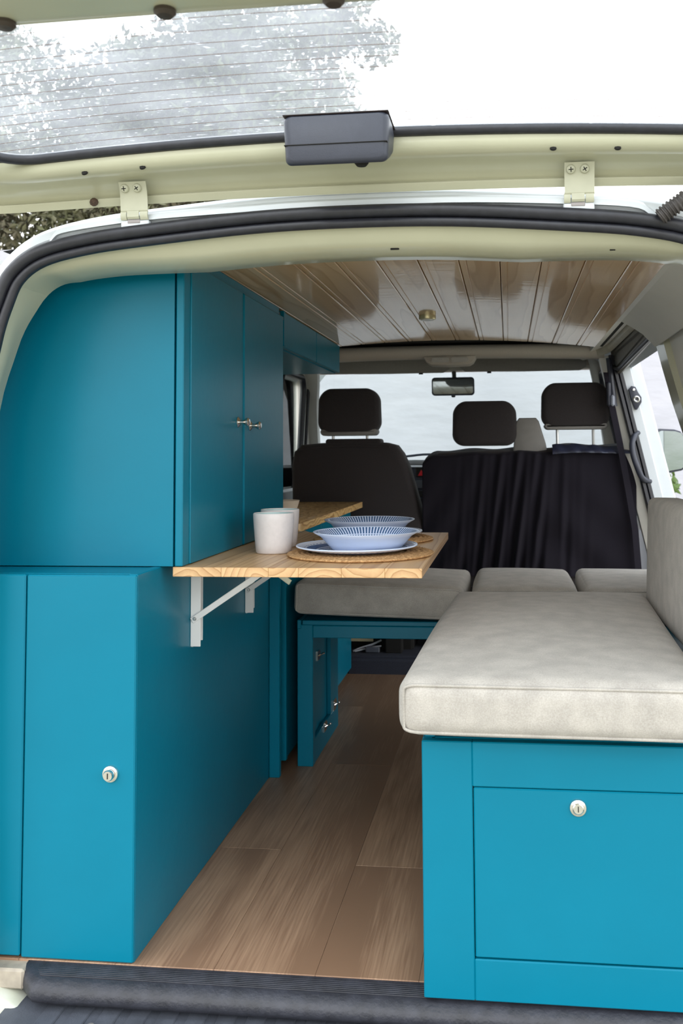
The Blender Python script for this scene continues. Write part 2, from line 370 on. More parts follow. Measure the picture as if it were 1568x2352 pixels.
sec = [(.024, -.055), (.028, -.046), (.036, -.040), (.047, -.034), (.056, -.022), (.061, -.006), (.064, .012), (.0655, .05), (.062, .056), (.05, .056), (.04, .02), (.02, -.03)]
struct('trim_2', arch_sweep(sec, taper=True), CREAM, 'cream painted inner lip of the tailgate opening', ang=50)
sec = [(.006, -.050), (-.012, -.052), (-.018, -.058), (-.034, -.052), (-.052, -.020), (-.062, .04), (-.066, .12), (-.060, .13), (-.03, .0), (.0, -.03)]
struct('trim_3', arch_sweep(sec), WHITE, 'white outer body panel round the tailgate opening', ang=50)
# slots in the lip
for (x, z, w) in ((-.845, 1.283, .03), (.262, 1.281, .035), (-.20, 1.2935, .016), (.02, 1.290, .007), (.19, 1.279, .010)):
    g = G().prism(rrect(x, -.016, w, .004, .0018, 3), z-.0006, z+.004, 'z'); o = struct('trim_slot', g, DARK); o.name = 'trim_4'
# raised drip channel flange on the rear roof edge
fl = [(-.845, 1.318), (-.832, 1.347), (-.80, 1.360), (-.66, 1.375), (-.50, 1.382), (-.353, 1.387), (-.1, 1.386), (.084, 1.377), (.215, 1.366), (.25, 1.35), (.275, 1.325)]
F = interp([(a, 0, b) for a, b in fl], 4); R = []
for p in F:
    p.z -= .007; R.append([(p.x, -.066, p.z-.016), (p.x, -.064, p.z-.006), (p.x, -.056, p.z), (p.x, -.02, p.z+.003), (p.x, .05, p.z+.004), (p.x, .05, p.z-.008)])
struct('trim_5', G().loft(R), WHITE, 'white raised roof edge flange carrying the tailgate hinges')
for x0, x1 in ((-.94, -.83), (.29, .38)):      # rounded shoulders beside the flange
    R = []
    for k in range(11):
        x = x0+(x1-x0)*k/10; u = (x-XC); top = 1.352-.62*max(0, abs(u)-.5)**1.15-.06*max(0, abs(u)-.56)
        R.append([(x, -.058, top-.025), (x, -.056, top-.006+.004*math.sin(k)), (x, -.045, top), (x, .06, top+.012), (x, .06, top-.01)])
    o = struct('trim_6', G().loft(R), WHITE)
# roof skin
def roof(u, v):
    x = XC-.78+1.56*u; y = .03+3.2*v; d = abs(x-XC); return (x, y, 1.388+.032*min(1, v*3)-.05*(d/.7)**2-.9*max(0, d-.68)-.01*(d > .77))
struct('roof', G().grid(roof, 24, 10), WHITE, 'white van roof skin')

# floor: sub floor plus laminate planks
fl = struct('floor', G().box(-1.12, .62, -.004, 2.19, -.03, -.0095, b=0), DARK, 'oak laminate floor of the van')
xs = [-1.1, -.91, -.725, -.54, -.355, -.17, .015, .2, .385, .57]
for i in range(len(xs)-1):
    off = [.5, 1.08, .495, 1.08, .43, 1.2, .6, 1.1, .4][i]; ys = [-.002, off, off+1.2 if off+1.2 < 2.1 else None, 2.18]
    ys = [y for y in ys if y is not None]
    for a, b in zip(ys, ys[1:]):
        g = G().box(xs[i]+.0002, xs[i+1]-.0002, a+.0002, b-.0002, -.0095, 0, b=.0006)
        obj('plank', g, FLOORW, fl, origin=((xs[i]+xs[i+1])/2+random.uniform(-.05, .05), (a+b)/2+random.uniform(-3, 3), -random.uniform(.10, .22)))
# ceiling: backing + beaded boards following the roof camber
def cz(x): return 1.363-.105*(x+.27)**2
cl = struct('ceiling', G().grid(lambda u, v: (-.98+1.36*u, .02+2.02*v, cz(-.98+1.36*u)+.014), 16, 2), DARK, 'varnished tongue and groove pine ceiling of the van')
PW = .0945; x0 = -.39-.0945*6
for k in range(14):
    a = x0+PW*k; b = a+PW
    if b > .345: b = .345
    if b-a < .02: break
    g = G()
    # cross-section: bevel, bead groove, flat face
    pr = [(a+.0006, .010), (a+.0010, .0022), (a+.0030, 0), (a+.0150, 0), (a+.0162, .0022), (a+.0176, .0022), (a+.0188, 0), (b-.0030, 0), (b-.0010, .0022), (b-.0006, .010)]
    R = [[(x, y, cz(x)+dz) for x, dz in pr] for y in (.03, .7, 1.3, 1.955)]
    g.loft(R)
    obj('plank', g, CEILW, cl, origin=((a+b)/2+random.uniform(-.04, .04), random.uniform(-3, 3), cz((a+b)/2)+random.uniform(.05, .16)), ang=25)
# left wall and right wall
def wl(u, v):  # u along y, v up
    y = -.03+2.35*u; z = -.03+1.35*v; return (-1.105+.16*max(0, z-.75)**1.1, y, z)
struct('wall_left', G().grid(wl, 4, 14), GREYC, 'grey cream steel side wall behind the cabinets')
def xr(z): return .60-.30*max(0, z-.80) if z < 1.105 else .5085-.235*(z-1.105)
def wrf(y0, y1, z0, z1, dx=0., th=.03, nz=12):
    R = []
    for k in range(nz+1):
        z = z0+(z1-z0)*k/nz; x = xr(z)-dx; R.append([(x, y0, z), (x, y1, z), (x+th, y1, z), (x+th, y0, z)])
    return G().loft(R)
g = wrf(.0, 1.28, -.03, .80, -.02); a_ = wrf(.0, 1.28, .80, 1.30, -.02, .03, 8); g.add(a_.v, a_.f)
struct('wall_right', g, GREYC, 'cream grey side wall behind the near bench')
g = G()
for (y0, y1, z0, z1, dx, th) in ((1.19, 1.32, -.03, 1.292, .0, .06), (.0, .10, -.03, 1.2, .0, .05)):
    a_ = wrf(y0, y1, z0, z1, dx, th); g.add(a_.v, a_.f)
struct('trim_7', g, CREAM, 'cream steel rear pillar beside the sliding door opening')
# cant panel from ceiling edge down to the wall, whole length
R = []
for y in (.0, .5, 1.0, 1.24, 1.27): R.append([(.342, y, cz(.338)+.002), (.360, y, 1.327), (.395, y, 1.306), (.425, y, 1.285), (.455, y, 1.252), (.463, y, 1.244), (.475, y, 1.25), (.475, y, 1.33)])
struct('trim_8', G().loft(R), GREYC, 'pale rounded cant rail along the right edge of the ceiling', ang=60)
R = [[(.341, y, cz(.338)+.002), (.355, y, 1.331), (.400, y, 1.341), (.41, y, 1.36), (.341, y, 1.365)] for y in (1.24, 1.7, 2.24)]
struct('trim_23', G().loft(R), GREYC, 'pale strip between the ceiling boards and the door track')
# outer body side skins, sills and lower rear corners
for nm, sg, x_ in (('trim_24', -1, -1.16), ('trim_25', 1, .645)):
    g = G()
    for (y0, y1, z0, z1) in (((-.03, 3.1, -.42, .72), (-.03, .10, .72, 1.24), (-.03, 2.2, .72, 1.24)) if sg < 0 else ((-.03, 1.27, -.42, 1.22), (2.26, 3.1, -.42, .72), (1.2, 2.3, -.42, -.03))):
        R = []
        for k in range(9):
            z = z0+(z1-z0)*k/8; xx = x_-sg*(.20*max(0, z-.75)); R.append([(xx, y0, z), (xx, y1, z), (xx-sg*.02, y1, z), (xx-sg*.02, y0, z)])
        g.loft(R)
    struct(nm, g, WHITE, 'white van side panel')
def arch_x(z):
    zs = [p.z for p in arch[:len(arch)//2]]; return float(np.interp(z, zs, [p.x for p in arch[:len(arch)//2]]))
for nm, sg in (('trim_26', -1), ('trim_27', 1)):
    R = []
    for k in range(21):
        z = .02+1.22*k/20; xa = arch_x(z)-.035; xs_ = -1.16+.20*max(0, z-.75)
        ring = [(xa, -.045, z), (xa-.015, -.048, z), (xs_+.05, -.045, z), (xs_+.015, -.035, z), (xs_, -.005, z), (xs_, .05, z), (xs_+.02, .05, z), (xs_+.06, -.015, z), (xa, -.02, z)]
        R.append([(p[0] if sg < 0 else 2*XC-p[0]+.02*(p[0] < xs_+.06), p[1], p[2]) for p in ring])
    struct(nm, G().loft(R), WHITE, 'white rear corner panel beside the tailgate opening')
# sliding doorway header with its weather strip and roller track
R = []
for y in (1.255, 1.5, 1.8, 2.0, 2.2):
    a = 1.348; b = 1.277-.035*(y-1.28)/.75
    R.append([(.400, y, a+.004), (.419, y, a), (.421, y, a-.016), (.429, y, a-.019), (.431, y, a-.036), (.439, y, a-.040), (.441, y, b+.022), (.446, y, b+.018), (.449, y, b), (.462, y, b-.002), (.475, y, b+.006), (.475, y, a+.02), (.40, y, a+.02)])
struct('trim_9', G().loft(R), mat('dark_umber_rail', (.13, .12, .10), .4, noise=.3, nscale=30), 'dark stepped upper frame of the sliding doorway', ang=20)
g = G()
tp = interp([(.318, 2.36, 1.334), (.35, 2.22, 1.332), (.395, 2.10, 1.336), (.408, 2.0, 1.341), (.413, 1.65, 1.346), (.418, 1.25, 1.351)], 5)
R = [[(p.x-.004, p.y, p.z-.016), (p.x+.010, p.y, p.z-.024), (p.x+.016, p.y, p.z-.018), (p.x+.004, p.y, p.z-.010), (p.x+.002, p.y, p.z+.002), (p.x+.016, p.y, p.z+.006), (p.x+.012, p.y, p.z+.012), (p.x-.010, p.y, p.z+.010), (p.x-.010, p.y, p.z-.002)] for p in tp]
tr_ = thing('sliding_door_track', 'tan metal roller track curving under the ceiling edge above side doorway', 'rail', (.40, 1.85, 1.33))
obj('rail', G().loft(R), mat('tan_track_metal', (.52, .48, .38), .35, noise=.2, nscale=30), tr_)
g = G().tube(interp([(.436, 2.16, 1.262), (.444, 2.05, 1.247), (.449, 1.7, 1.262), (.453, 1.27, 1.280)], 5), .008, 8)
obj('rubber_strip', g, RUBBER, tr_)
# front B pillar: seal + white jamb + striker
def px_(z, y=2.2): return .434+(1.307-z)*.221
SEALP = [(px_(z), 2.17, z) for z in (1.312, 1.2, 1.05, .9, .75, .6, .45, .2, 0)]
R = [[(x-.016, y, z), (x-.010, y-.012, z), (x+.002, y-.010, z), (x+.005, y-.002, z), (x+.009, y-.012, z), (x+.021, y-.010, z), (x+.026, y+.006, z), (x-.01, y+.02, z)] for x, y, z in SEALP]
struct('trim_10', G().loft(R), RUBBER, 'black rubber door seal on the front edge of the side doorway', ang=60)
R = [[(x+.024, 2.17, z), (x+.056, 2.168, z), (x+.060, 2.176, z), (x+.098+.012*(1.3-z), 2.178, z), (x+.105+.012*(1.3-z), 2.19, z), (x+.105+.012*(1.3-z), 2.26, z), (x+.02, 2.26, z)] for x, y, z in SEALP]
struct('trim_11', G().loft(R), WHITE, 'white door jamb of the side doorway', ang=25)
R = [[(x-.052, 2.21, z), (x-.016, 2.19, z), (x-.010, 2.21, z), (x-.010, 2.26, z), (x-.050, 2.27, z)] for x, y, z in SEALP]
struct('trim_12', G().loft(R), GREYC, 'cream inner trim of the passenger door pillar')
st = thing('door_striker', 'dark oval door striker plate bolted to the white door jamb', 'latch', (.513, 2.16, 1.13))
g = G().prism([(.492, 1.168), (.505, 1.182), (.520, 1.178), (.530, 1.155), (.543, 1.135), (.543, 1.115), (.525, 1.085), (.517, 1.085), (.500, 1.13)], 2.150, 2.176, 'y', bev=.003); obj('plate', g, BLACKP, st)
M4 = Matrix.Translation((.522, 2.150, 1.127)) @ Matrix.Rotation(pi/2, 4, 'X')
obj('ring', G().lathe([(.006, 0), (.006, .004), (.010, .007), (.014, .005), (.014, 0)], 20, M4), STEEL, st)
M4 = Matrix.Translation((.512, 2.150, 1.166)) @ Matrix.Rotation(pi/2, 4, 'X')
obj('screw', G().lathe([(0, .004), (.004, .004), (.006, .002), (.006, 0)], 14, M4), STEEL, st)

# ---- cab shell
g = G()
for (z0, z1) in ((1.312, 1.366),):
    R = []
    for k in range(21):
        x = -1.02+1.42*k/20; d = .0 if abs(x+.235) > .14 else 0
        cam_ = -.03*(x+.3)**2
        R.append([(x, 2.16, 1.366+cam_*.5), (x, 2.15, 1.352+cam_*.6), (x, 2.158, 1.333+cam_), (x, 2.19, 1.318+cam_), (x, 2.26, 1.318+cam_), (x, 2.30, 1.366), (x, 2.20, 1.366)])
    g.loft(R)
struct('trim_13', g, HEAD, 'grey beige headlining beam between cab and living space', ang=60)
con = thing('overhead_console', 'grey cab roof console with two reading lamps above the mirror', 'console', (-.235, 2.2, 1.31))
g = G().prism([(-.350, 1.322), (-.338, 1.298), (-.32, 1.288), (-.24, 1.2845), (-.158, 1.288), (-.142, 1.298), (-.128, 1.322)], 2.175, 2.30, 'y', bev=.004); obj('housing', g, HEAD, con)
for x in (-.278, -.196):
    g = G().prism(rrect(x, 1.306, .072, .020, .007), 2.170, 2.178, 'y'); obj('lamp_lens', g, mat('reading_lens', (.45, .42, .38), .3, noise=.1, nscale=90) if x < -.25 else bpy.data.materials['reading_lens'], con)
# cab headliner: dark, above windscreen, and its roof
struct('trim_14', G().box(-1.02, .46, 2.05, 3.05, 1.378, 1.40, b=.003), DARK, 'dark cab roof lining')
for i, (xa, xb, lab) in enumerate(((-.93, -.275, 'grey folded sun visor above the driver seat'), (-.225, .375, 'grey folded sun visor above the passenger seats'))):
    v_ = thing('sun_visor', lab, 'sun visor', ((xa+xb)/2, 2.75, 1.33), 'sun visors')
    g = G().prism([(xa, 1.366), (xa, 1.322), (xa+.025, 1.304), ((xa+xb)/2, 1.300), (xb-.03, 1.301), (xb, 1.318), (xb, 1.366)], 2.74, 2.762, 'y', bev=.007); obj('pad', g, HEAD2, v_)
    g = G().tube([(xa+.13 if i else xb-.13, 2.75, 1.299), (xa+.15 if i else xb-.15, 2.75, 1.299)], .0045, 8); obj('clip', g, DARK, v_)
g = G().box(-1.0, .42, 2.80, 2.95, 1.318, 1.38, b=.01); struct('trim_15', g, HEAD, 'headlining above the windscreen')
# pillars either side of the windscreen
for nm, pts, w in (('trim_16', [(-.975, 2.75, 1.40), (-.975, 2.85, 1.30), (-1.0, 2.95, 1.15), (-1.015, 3.05, .98), (-1.02, 3.12, .80)], .034), ('trim_17', [(.398, 2.75, 1.40), (.432, 2.85, 1.30), (.468, 2.95, 1.15), (.502, 3.05, .98), (.530, 3.12, .80)], .028)):
    P_ = interp(pts, 4); R = [[(p.x-w, p.y-.03, p.z), (p.x, p.y-.045, p.z), (p.x+w, p.y-.03, p.z), (p.x+w, p.y+.03, p.z), (p.x-w, p.y+.03, p.z)] for p in P_]
    struct(nm, G().loft(R), GREYC, 'cream windscreen pillar', ang=60)
# driver side door with window (left)
g = G()
def lxz(z): return -1.035+.06*max(0, z-.8)
# frame pieces round the window aperture in plane x~-1.02
def panel_l(y0, y1, z0, z1, th=.04):
    R = [[(lxz(z), y0, z), (lxz(z), y1, z), (lxz(z)-th, y1, z), (lxz(z)-th, y0, z)] for z in (z0, (z0+z1)/2, z1)]; return G().loft(R)
for a in ((2.28, 3.1, .0, .74), (2.28, 3.1, 1.29, 1.40), (2.80, 3.02, .74, 1.29), (2.20, 2.30, .0, 1.40)):
    q = panel_l(*a); g.add(q.v, q.f)
struct('door_1', g, GREYC, 'cream driver door shell')
yz = rrect(2.55, 1.01, .46, .56, .07)
fr = G().tube([(lxz(z)+.006, y, z) for y, z in yz], .016, 8, closed=True); w2 = struct('window_2', fr, RUBBER, 'black framed driver door window', ang=60)
fr = G().tube([(lxz(z)+.014, y, z) for y, z in rrect(2.57, 1.01, .58, .64, .09)], .008, 8, closed=True); obj('seal', fr, RUBBER, w2, ang=60)
g = G().prism([(y, z) for y, z in yz], -1.040, -1.037, 'x'); obj('pane', g, GLASS, w2)
g = G().box(-1.02, -.985, 2.25, 2.95, .70, .755, b=.008); struct('trim_18', g, mat('pale_grey_door_top', (.42, .43, .45), .5, noise=.1, nscale=30), 'grey door capping under the driver window')
# passenger side (right) door window, seen as narrow strip
def panel_r(y0, y1, z0, z1, th=.04):
    f_ = lambda z: .455+(1.307-z)*.22; R = [[(f_(z), y0, z), (f_(z), y1, z), (f_(z)+th, y1, z), (f_(z)+th, y0, z)] for z in (z0, (z0+z1)/2, z1)]; return G().loft(R)
g = G()
for a in ((2.28, 3.1, .0, .74), (2.28, 3.1, 1.28, 1.36), (2.86, 3.05, .74, 1.28)):
    q = panel_r(*a); g.add(q.v, q.f)
struct('door_2', g, GREYC, 'cream passenger door shell')
f_ = lambda z: .452+(1.307-z)*.22
fr = G().tube([(f_(z)-.006, y, z) for y, z in rrect(2.57, 1.01, .56, .56, .07)], .014, 8, closed=True); w3 = struct('window_3', fr, RUBBER, 'black framed passenger door window', ang=60)
R = [[(f_(z)+.01, y0, z), (f_(z)+.012, y0, z)] for y0, z in rrect(2.57, 1.01, .56, .56, .07)]
obj('pane', G().add([(f_(z)+.012, y0, z) for y0, z in rrect(2.57, 1.01, .56, .56, .07)]+[(f_(z)+.015, y0, z) for y0, z in rrect(2.57, 1.01, .56, .56, .07)], [tuple(range(28)), tuple(range(28, 56))]+[(i, (i+1) % 28, 28+(i+1) % 28, 28+i) for i in range(28)]), GLASS, w3)
# windscreen
ws = [(-1.0, 2.86, 1.31), (.44, 2.86, 1.31), (.53, 3.22, .78), (-1.05, 3.22, .78)]
g = G().add(ws+[(x, y+.005, z) for x, y, z in ws], [(0, 1, 2, 3), (4, 5, 6, 7), (0, 1, 5, 4), (1, 2, 6, 5), (2, 3, 7, 6), (3, 0, 4, 7)])
struct('window_1', g, GLASS, 'windscreen')

# dashboard
db = thing('dashboard', 'grey and black dashboard with red triangle hazard button', 'dashboard', (-.3, 3.0, .6))
R = [[(x, 2.88, .20), (x, 2.90, .70), (x, 2.86, .78), (x, 2.88, .845), (x, 2.98, .858), (x, 3.18, .845), (x, 3.2, .20)] for x in (-1.0, -.5, 0, .48)]
obj('body', G().loft(R), BLACKP, db)
g = G().tube(interp([(-.62, 2.90, .855), (-.5, 2.875, .866), (-.40, 2.875, .866), (-.30, 2.89, .862)], 4), .014, 10); obj('cowl', g, mat('pale_grey_dash', (.36, .37, .40), .45, noise=.1, nscale=20), db)
bxo('centre_panel', (-.50, -.32, 2.845, 2.90, .60, .845), BLACKP, db, .008)
hb = bxo('hazard_button', (-.455, -.395, 2.835, 2.85, .795, .845), DARK, db, .004)
obj('warning_triangle', G().prism([(-.442, .803), (-.410, .803), (-.426, .832)], 2.832, 2.836, 'y'), RED, hb)
for k in range(3): bxo('switch', (-.46+.0, -.40, 2.838, 2.85, .70-.04*k, .73-.04*k), DARK, db, .003)
obj('vent', G().box(-.455, -.40, 2.836, 2.85, .74, .78, b=.003), mat('vent_grey', (.07, .075, .09), .5, noise=.1, nscale=30), db)
obj('wiper', G().tube(interp([(-.55, 3.24, .895), (-.42, 3.25, .905), (-.30, 3.24, .885)], 4), .007, 6), BLACKP, db)
# rear-view mirror
rm = thing('rear_view_mirror', 'rectangular rear view mirror hanging in front of the windscreen', 'mirror', (-.267, 2.88, 1.24))
obj('shell', G().prism(rrect(-.2675, 1.243, .212, .090, .016), 2.868, 2.90, 'y', bev=.006), BLACKP, rm)
obj('glass', G().prism(rrect(-.2675, 1.243, .198, .077, .012), 2.865, 2.869, 'y'), MIRROR, rm)
obj('stem', G().tube([(-.262, 2.89, 1.27), (-.262, 2.89, 1.30), (-.262, 2.872, 1.312)], .011, 10), SEATG, rm)
obj('dimming_lever', G().box(-.276, -.256, 2.868, 2.885, 1.188, 1.203, b=.004), BLACKP, rm)
# side mirror
sm = thing('side_mirror', 'black framed passenger side mirror outside the van at right', 'mirror', (.79, 2.9, .915))
pl = [(.705, 1.012), (.73, 1.022), (.80, 1.018), (.83, 1.008), (.845, .985), (.862, .87), (.855, .835), (.83, .818), (.76, .805), (.715, .80), (.70, .82)]
obj('housing', G().prism(pl, 2.90, 2.99, 'y', bev=.004), BLACKP, sm)
pl2 = [(.5*(a-.782)*1.80+.782, .5*(b-.912)*1.80+.912) for a, b in pl]
g = G().prism(pl2, 2.892, 2.896, 'y'); ca, sa = math.cos(.10), math.sin(.10)
g.v = [(.782+(x-.782)*ca+(y-2.895)*sa, 2.880-(x-.782)*sa+(y-2.895)*ca+-(z-.91)*.16, z) for x, y, z in g.v]; obj('glass', g, MIRROR, sm)
obj('arm', G().box(.60, .72, 2.92, 2.96, .82, .85, b=.01), BLACKP, sm)

# ================================================================== SEATS
def seat_headrest(parent, xc, z0, z1, w, y=2.27, posts=True, under=None, under_z=None):
    ho = [(xc+(a-xc)*(1-.07*max(0, (b-(z0+z1)/2)/(z1-z0)*2)**1.5+.01*math.sin(20*a)), b+.004*math.cos((a-xc)/w*pi)) for a, b in rrect(xc, (z0+z1)/2, w, z1-z0-.006, .052, 8)]
    h = obj('headrest', G().prism(ho, y-.045, y+.065, 'y', bev=.022), SEATF, parent, ang=60)
    if under: obj('headrest_underside', G().prism(rrect(xc, z0+.012, w-.02, under_z, .018, 6), y-.040, y+.06, 'y', bev=.012), SEATG, h)
    if posts:
        for s in (-1, 1):
            obj('post', G().tube([(xc+s*.075, y+.01, z0-.09), (xc+s*.075, y+.01, z0+.02)], .0065, 10), STEEL, h)
    return h
ds = thing('driver_seat', 'dark driver seat seen from behind with separate adjustable headrest', 'seat', (-.65, 2.4, 0))
ol = [(-.895, .35), (-.925, .60), (-.928, .86), (-.918, .925), (-.885, .955), (-.80, .962), (-.64, .966), (-.52, .962), (-.475, .950), (-.448, .915), (-.42, .85), (-.378, .70), (-.352, .55), (-.345, .35)]
obj('backrest', G().prism(ol, 2.20, 2.36, 'y', bev=.030), SEATF, ds, ang=60)
obj('seam_piping', G().tube([(-.895, 2.196, .933), (-.80, 2.197, .945), (-.64, 2.197, .948), (-.50, 2.197, .942)], .0035, 6), SEATF, ds)
obj('shoulder_pad', G().prism(rrect(-.66, .965, .24, .028, .012), 2.215, 2.32, 'y', bev=.008), SEATF, ds)
seat_headrest(ds, -.683, .998, 1.198, .268, under=True, under_z=.034)
obj('seat_cushion', G().box(-.92, -.36, 2.30, 2.78, .26, .42, b=.04), SEATF, ds)
obj('seat_base', G().box(-.88, -.42, 2.32, 2.74, .0, .27, b=.01), DARK, ds)
dd = thing('passenger_double_seat', 'dark two-person passenger seat with two headrests facing the windscreen', 'seat', (.1, 2.4, 0))
ol = [(-.345, .35), (-.350, .80), (-.338, .885), (-.30, .915), (-.10, .925), (.10, .925), (.20, .935), (.30, .946), (.45, .938), (.485, .925), (.50, .88), (.505, .35)]
obj('backrest', G().prism(ol, 2.23, 2.37, 'y', bev=.03), SEATF, dd, ang=60)
seat_headrest(dd, -.098, .938, 1.135, .272, posts=False)
h2 = seat_headrest(dd, .283, 1.012, 1.207, .282, under=True, under_z=.03)
twr = G().prism([(.020, .90), (.024, .95), (.036, 1.045), (.048, 1.060), (.118, 1.060), (.130, 1.046), (.158, .95), (.165, .90)], 2.24, 2.36, 'y', bev=.010)
obj('belt_tower', twr, SEATG, dd, ang=40)
obj('seat_cushion', G().box(-.34, .50, 2.32, 2.78, .26, .42, b=.04), SEATF, dd)
for xx in (-.34, .46): obj('leg', G().box(xx, xx+.04, 2.34, 2.70, .0, .27, b=.006), DARK, dd)
obj('frame_rail', G().box(-.30, .46, 2.36, 2.40, .06, .10, b=.004), STEEL, dd)
# cloth draped over the double seat's back
def cov(u, v):
    x = -.362+.885*u; top = .925+.012*math.sin(3*x+1)+(.012 if x > .2 else 0)
    # shoulders
    if x < -.30: top -= .035*((-.30-x)/.06)**2
    if x > .47: top -= .03*((x-.47)/.05)**2
    z = top-(top-.40)*v
    gather = math.exp(-((x-.045)/.17)**2)
    xx = x+(.06*v*math.sin(pi*u)*-.9 if x < .2 else -.01*v)
    y = 2.212-.012*math.sin(pi*min(1, v*1.4))
    fold = .016*gather*(math.sin(95*x+5*v)+.6*math.sin(170*x+3+2*v))*(.35+.65*v)
    fold += .008*math.sin(40*(x+.35)+14*v)*(1-gather)*v*(1 if x < .1 else .3)
    if x > .15: fold += .007*math.sin(26*(z+.9*(x-.2)))*v
    y += fold-.02*v*(1-v)
    if v < .06: y += (.06-v)*1.3*((.06-v)/.06)*1.2
    if v < .02: y += .05
    return (xx, y, z+.004*math.sin(30*x)*(1-v))
g = G().grid(cov, 150, 60)
o = obj('seat_cover_cloth', g, CLOTH, ang=180); tag(o, 'black stretched cloth gathered in folds over the back of the double seat', 'cloth')
sol = o.modifiers.new('s', 'SOLIDIFY'); sol.thickness = .003
g = G().grid(lambda u, v: (.182+.318*u-.0*v, 2.178+.045*v**2+.003*math.sin(37*u+4*v), .906+.010*math.sin(pi*u)*(1-u)+.040*v-.016*v*u+.003*math.sin(26*u)*v), 60, 8)
o2 = obj('hem_band', g, mat('dark_blue_satin', (.03, .035, .07), .35, noise=.5, nscale=18), o, ang=180)

# seat belt, grab handle
sb = thing('seat_belt', 'black seat belt hanging down the passenger door pillar', 'seat belt', (.45, 2.2, .9))
R = [[(x-.012, 2.16, z), (x+.014, 2.165, z), (x+.014, 2.168, z), (x-.012, 2.163, z)] for x, z in ((.405, 1.24), (.425, 1.10), (.452, .95), (.482, .76), (.505, .60), (.515, .42))]
obj('webbing', G().loft(R), CLOTH, sb)
obj('anchor', G().box(.404, .420, 2.14, 2.165, 1.10, 1.20, b=.006), BLACKP, sb)
obj('anchor_knob', G().box(.418, .434, 2.135, 2.155, 1.10, 1.145, b=.006), mat('belt_grey', (.25, .27, .33), .4, noise=.1, nscale=30), sb)
obj('pillar_rail', G().tube([(.418, 2.172, 1.30), (.436, 2.172, 1.10)], .012, 8), BLACKP, sb)
gh = tag(obj('grab_handle', G().tube(interp([(.530, 2.168, .992), (.512, 2.15, .978), (.498, 2.13, .945), (.500, 2.12, .90), (.515, 2.12, .85), (.532, 2.13, .812), (.552, 2.15, .797), (.572, 2.168, .792)], 5), [.009]*5+[.0115]*26+[.009]*5, 12), BLACKP), 'curved black grab handle beside the side doorway seal', 'handle')
hk = tag(obj('door_hook', G().tube(interp([(.428, 1.246, 1.338), (.434, 1.244, 1.337), (.440, 1.242, 1.325), (.441, 1.24, 1.288), (.450, 1.24, 1.266), (.466, 1.245, 1.258), (.485, 1.25, 1.258)], 4), .0052, 8), mat('brown_steel_hook', (.12, .085, .05), .4, noise=.3, nscale=40)), 'bent brown metal hook at the top rear corner of the side doorway', 'hook')

# ================================================================== CABINETS
T = .018
def board(p, name, dims, b=.0018): return bxo(name, dims, TEAL, p, b)
# lower rear cabinet
lc = thing('low_cabinet', 'teal low cabinet at the left rear with two tailgate-facing doors', 'cabinet', (-.9, .48, 0))
board(lc, 'side_panel', (-.709, -.691, .004, .95, 0, .70))
g = G().box(-1.095, -.7095, .02, .95, .0, .018).box(-1.095, -1.077, .02, .95, .018, .68).box(-1.095, -.7095, .93, .95, .018, .68); obj('carcass', g, TEAL, lc)
g = G().box(-1.095, -.692, .020, .95, .682, .699); obj('top_board', g, TEAL, lc)
ld = board(lc, 'door', (-.9070, -.6915, -.001, .017, .001, .6985), .0025)
lock(ld, (-.737, -.001, .337))
board(lc, 'door', (-1.09, -.9095, -.001, .017, .003, .699), .0025)
board(lc, 'end_stile', (-.692, -.661, .952, .972, 0.0, .676))
# upper tall cabinet
uc = thing('tall_wall_cabinet', 'teal tall upper cabinet standing on the low cabinet, two doors with chrome knobs', 'cabinet', (-.85, .5, .70))
g = G().prism([(-1.092, .701), (-.6655, .701), (-.6655, 1.342), (-.985, 1.342), (-1.02, 1.28), (-1.055, 1.18), (-1.075, 1.02), (-1.092, .84)], .116, .133, 'y'); obj('rear_panel', g, TEAL, uc)
board(uc, 'corner_post', (-.6605, -.6445, .112, .150, .701, 1.344))
g = G().box(-1.06, -.664, .14, .915, .701, .718).box(-.98, -.664, .14, .915, 1.318, 1.335).box(-1.06, -.664, .90, .918, .718, 1.318); obj('carcass', g, TEAL, uc)
d1 = board(uc, 'door', (-.6605, -.6425, .152, .5205, .7012, 1.318), .002)
knob(d1, Vector((-.6425, .477, .998)), (1, 0, 0), .0098)
d2 = board(uc, 'door', (-.6590, -.6400, .5235, .915, .7012, 1.318), .0035)
knob(d2, Vector((-.640, .570, .992)), (1, 0, 0), .0098)
board(uc, 'filler_strip', (-.6665, -.652, .150, .915, 1.320, 1.343))
# kitchen unit
kc = thing('kitchen_cabinet', 'teal kitchen cabinet under the far wooden worktop', 'cabinet', (-.85, 1.6, 0))
g = G().box(-1.095, -.676, 1.02, 2.15, .03, .685); obj('body', g, TEAL, kc)
board(kc, 'plinth', (-1.09, -.70, 1.03, 2.15, .0, .03))
board(kc, 'end_panel', (-.675, -.6565, 1.012, 1.030, .028, .685))
board(kc, 'door', (-.675, -.660, 1.035, 1.54, .03, .683)); board(kc, 'door', (-.675, -.660, 1.545, 2.148, .03, .683))
wt = thing('kitchen_worktop', 'figured golden wooden worktop beyond the folding table', 'worktop', (-.85, 1.6, .70))
pl = [(-1.09, 1.0), (-.66, 1.0), (-.638, 1.006), (-.624, 1.024), (-.616, 1.05), (-.616, 2.19), (-1.09, 2.19)]
g = G().prism(pl, .688, .712, 'z', bev=.002); obj('slab', g, ACACIA, wt, origin=(-.80, 1.4, .50))
hkk = tag(obj('flap_latch', G().loft([[(-.655, y, .687), (-.622, y, .687), (-.600, y, .680), (-.590, y, .672), (-.596, y, .668), (-.612, y, .676), (-.655, y, .680)] for y in (1.055, 1.10)]), STEEL), 'small steel catch under the near corner of the kitchen worktop', 'latch')
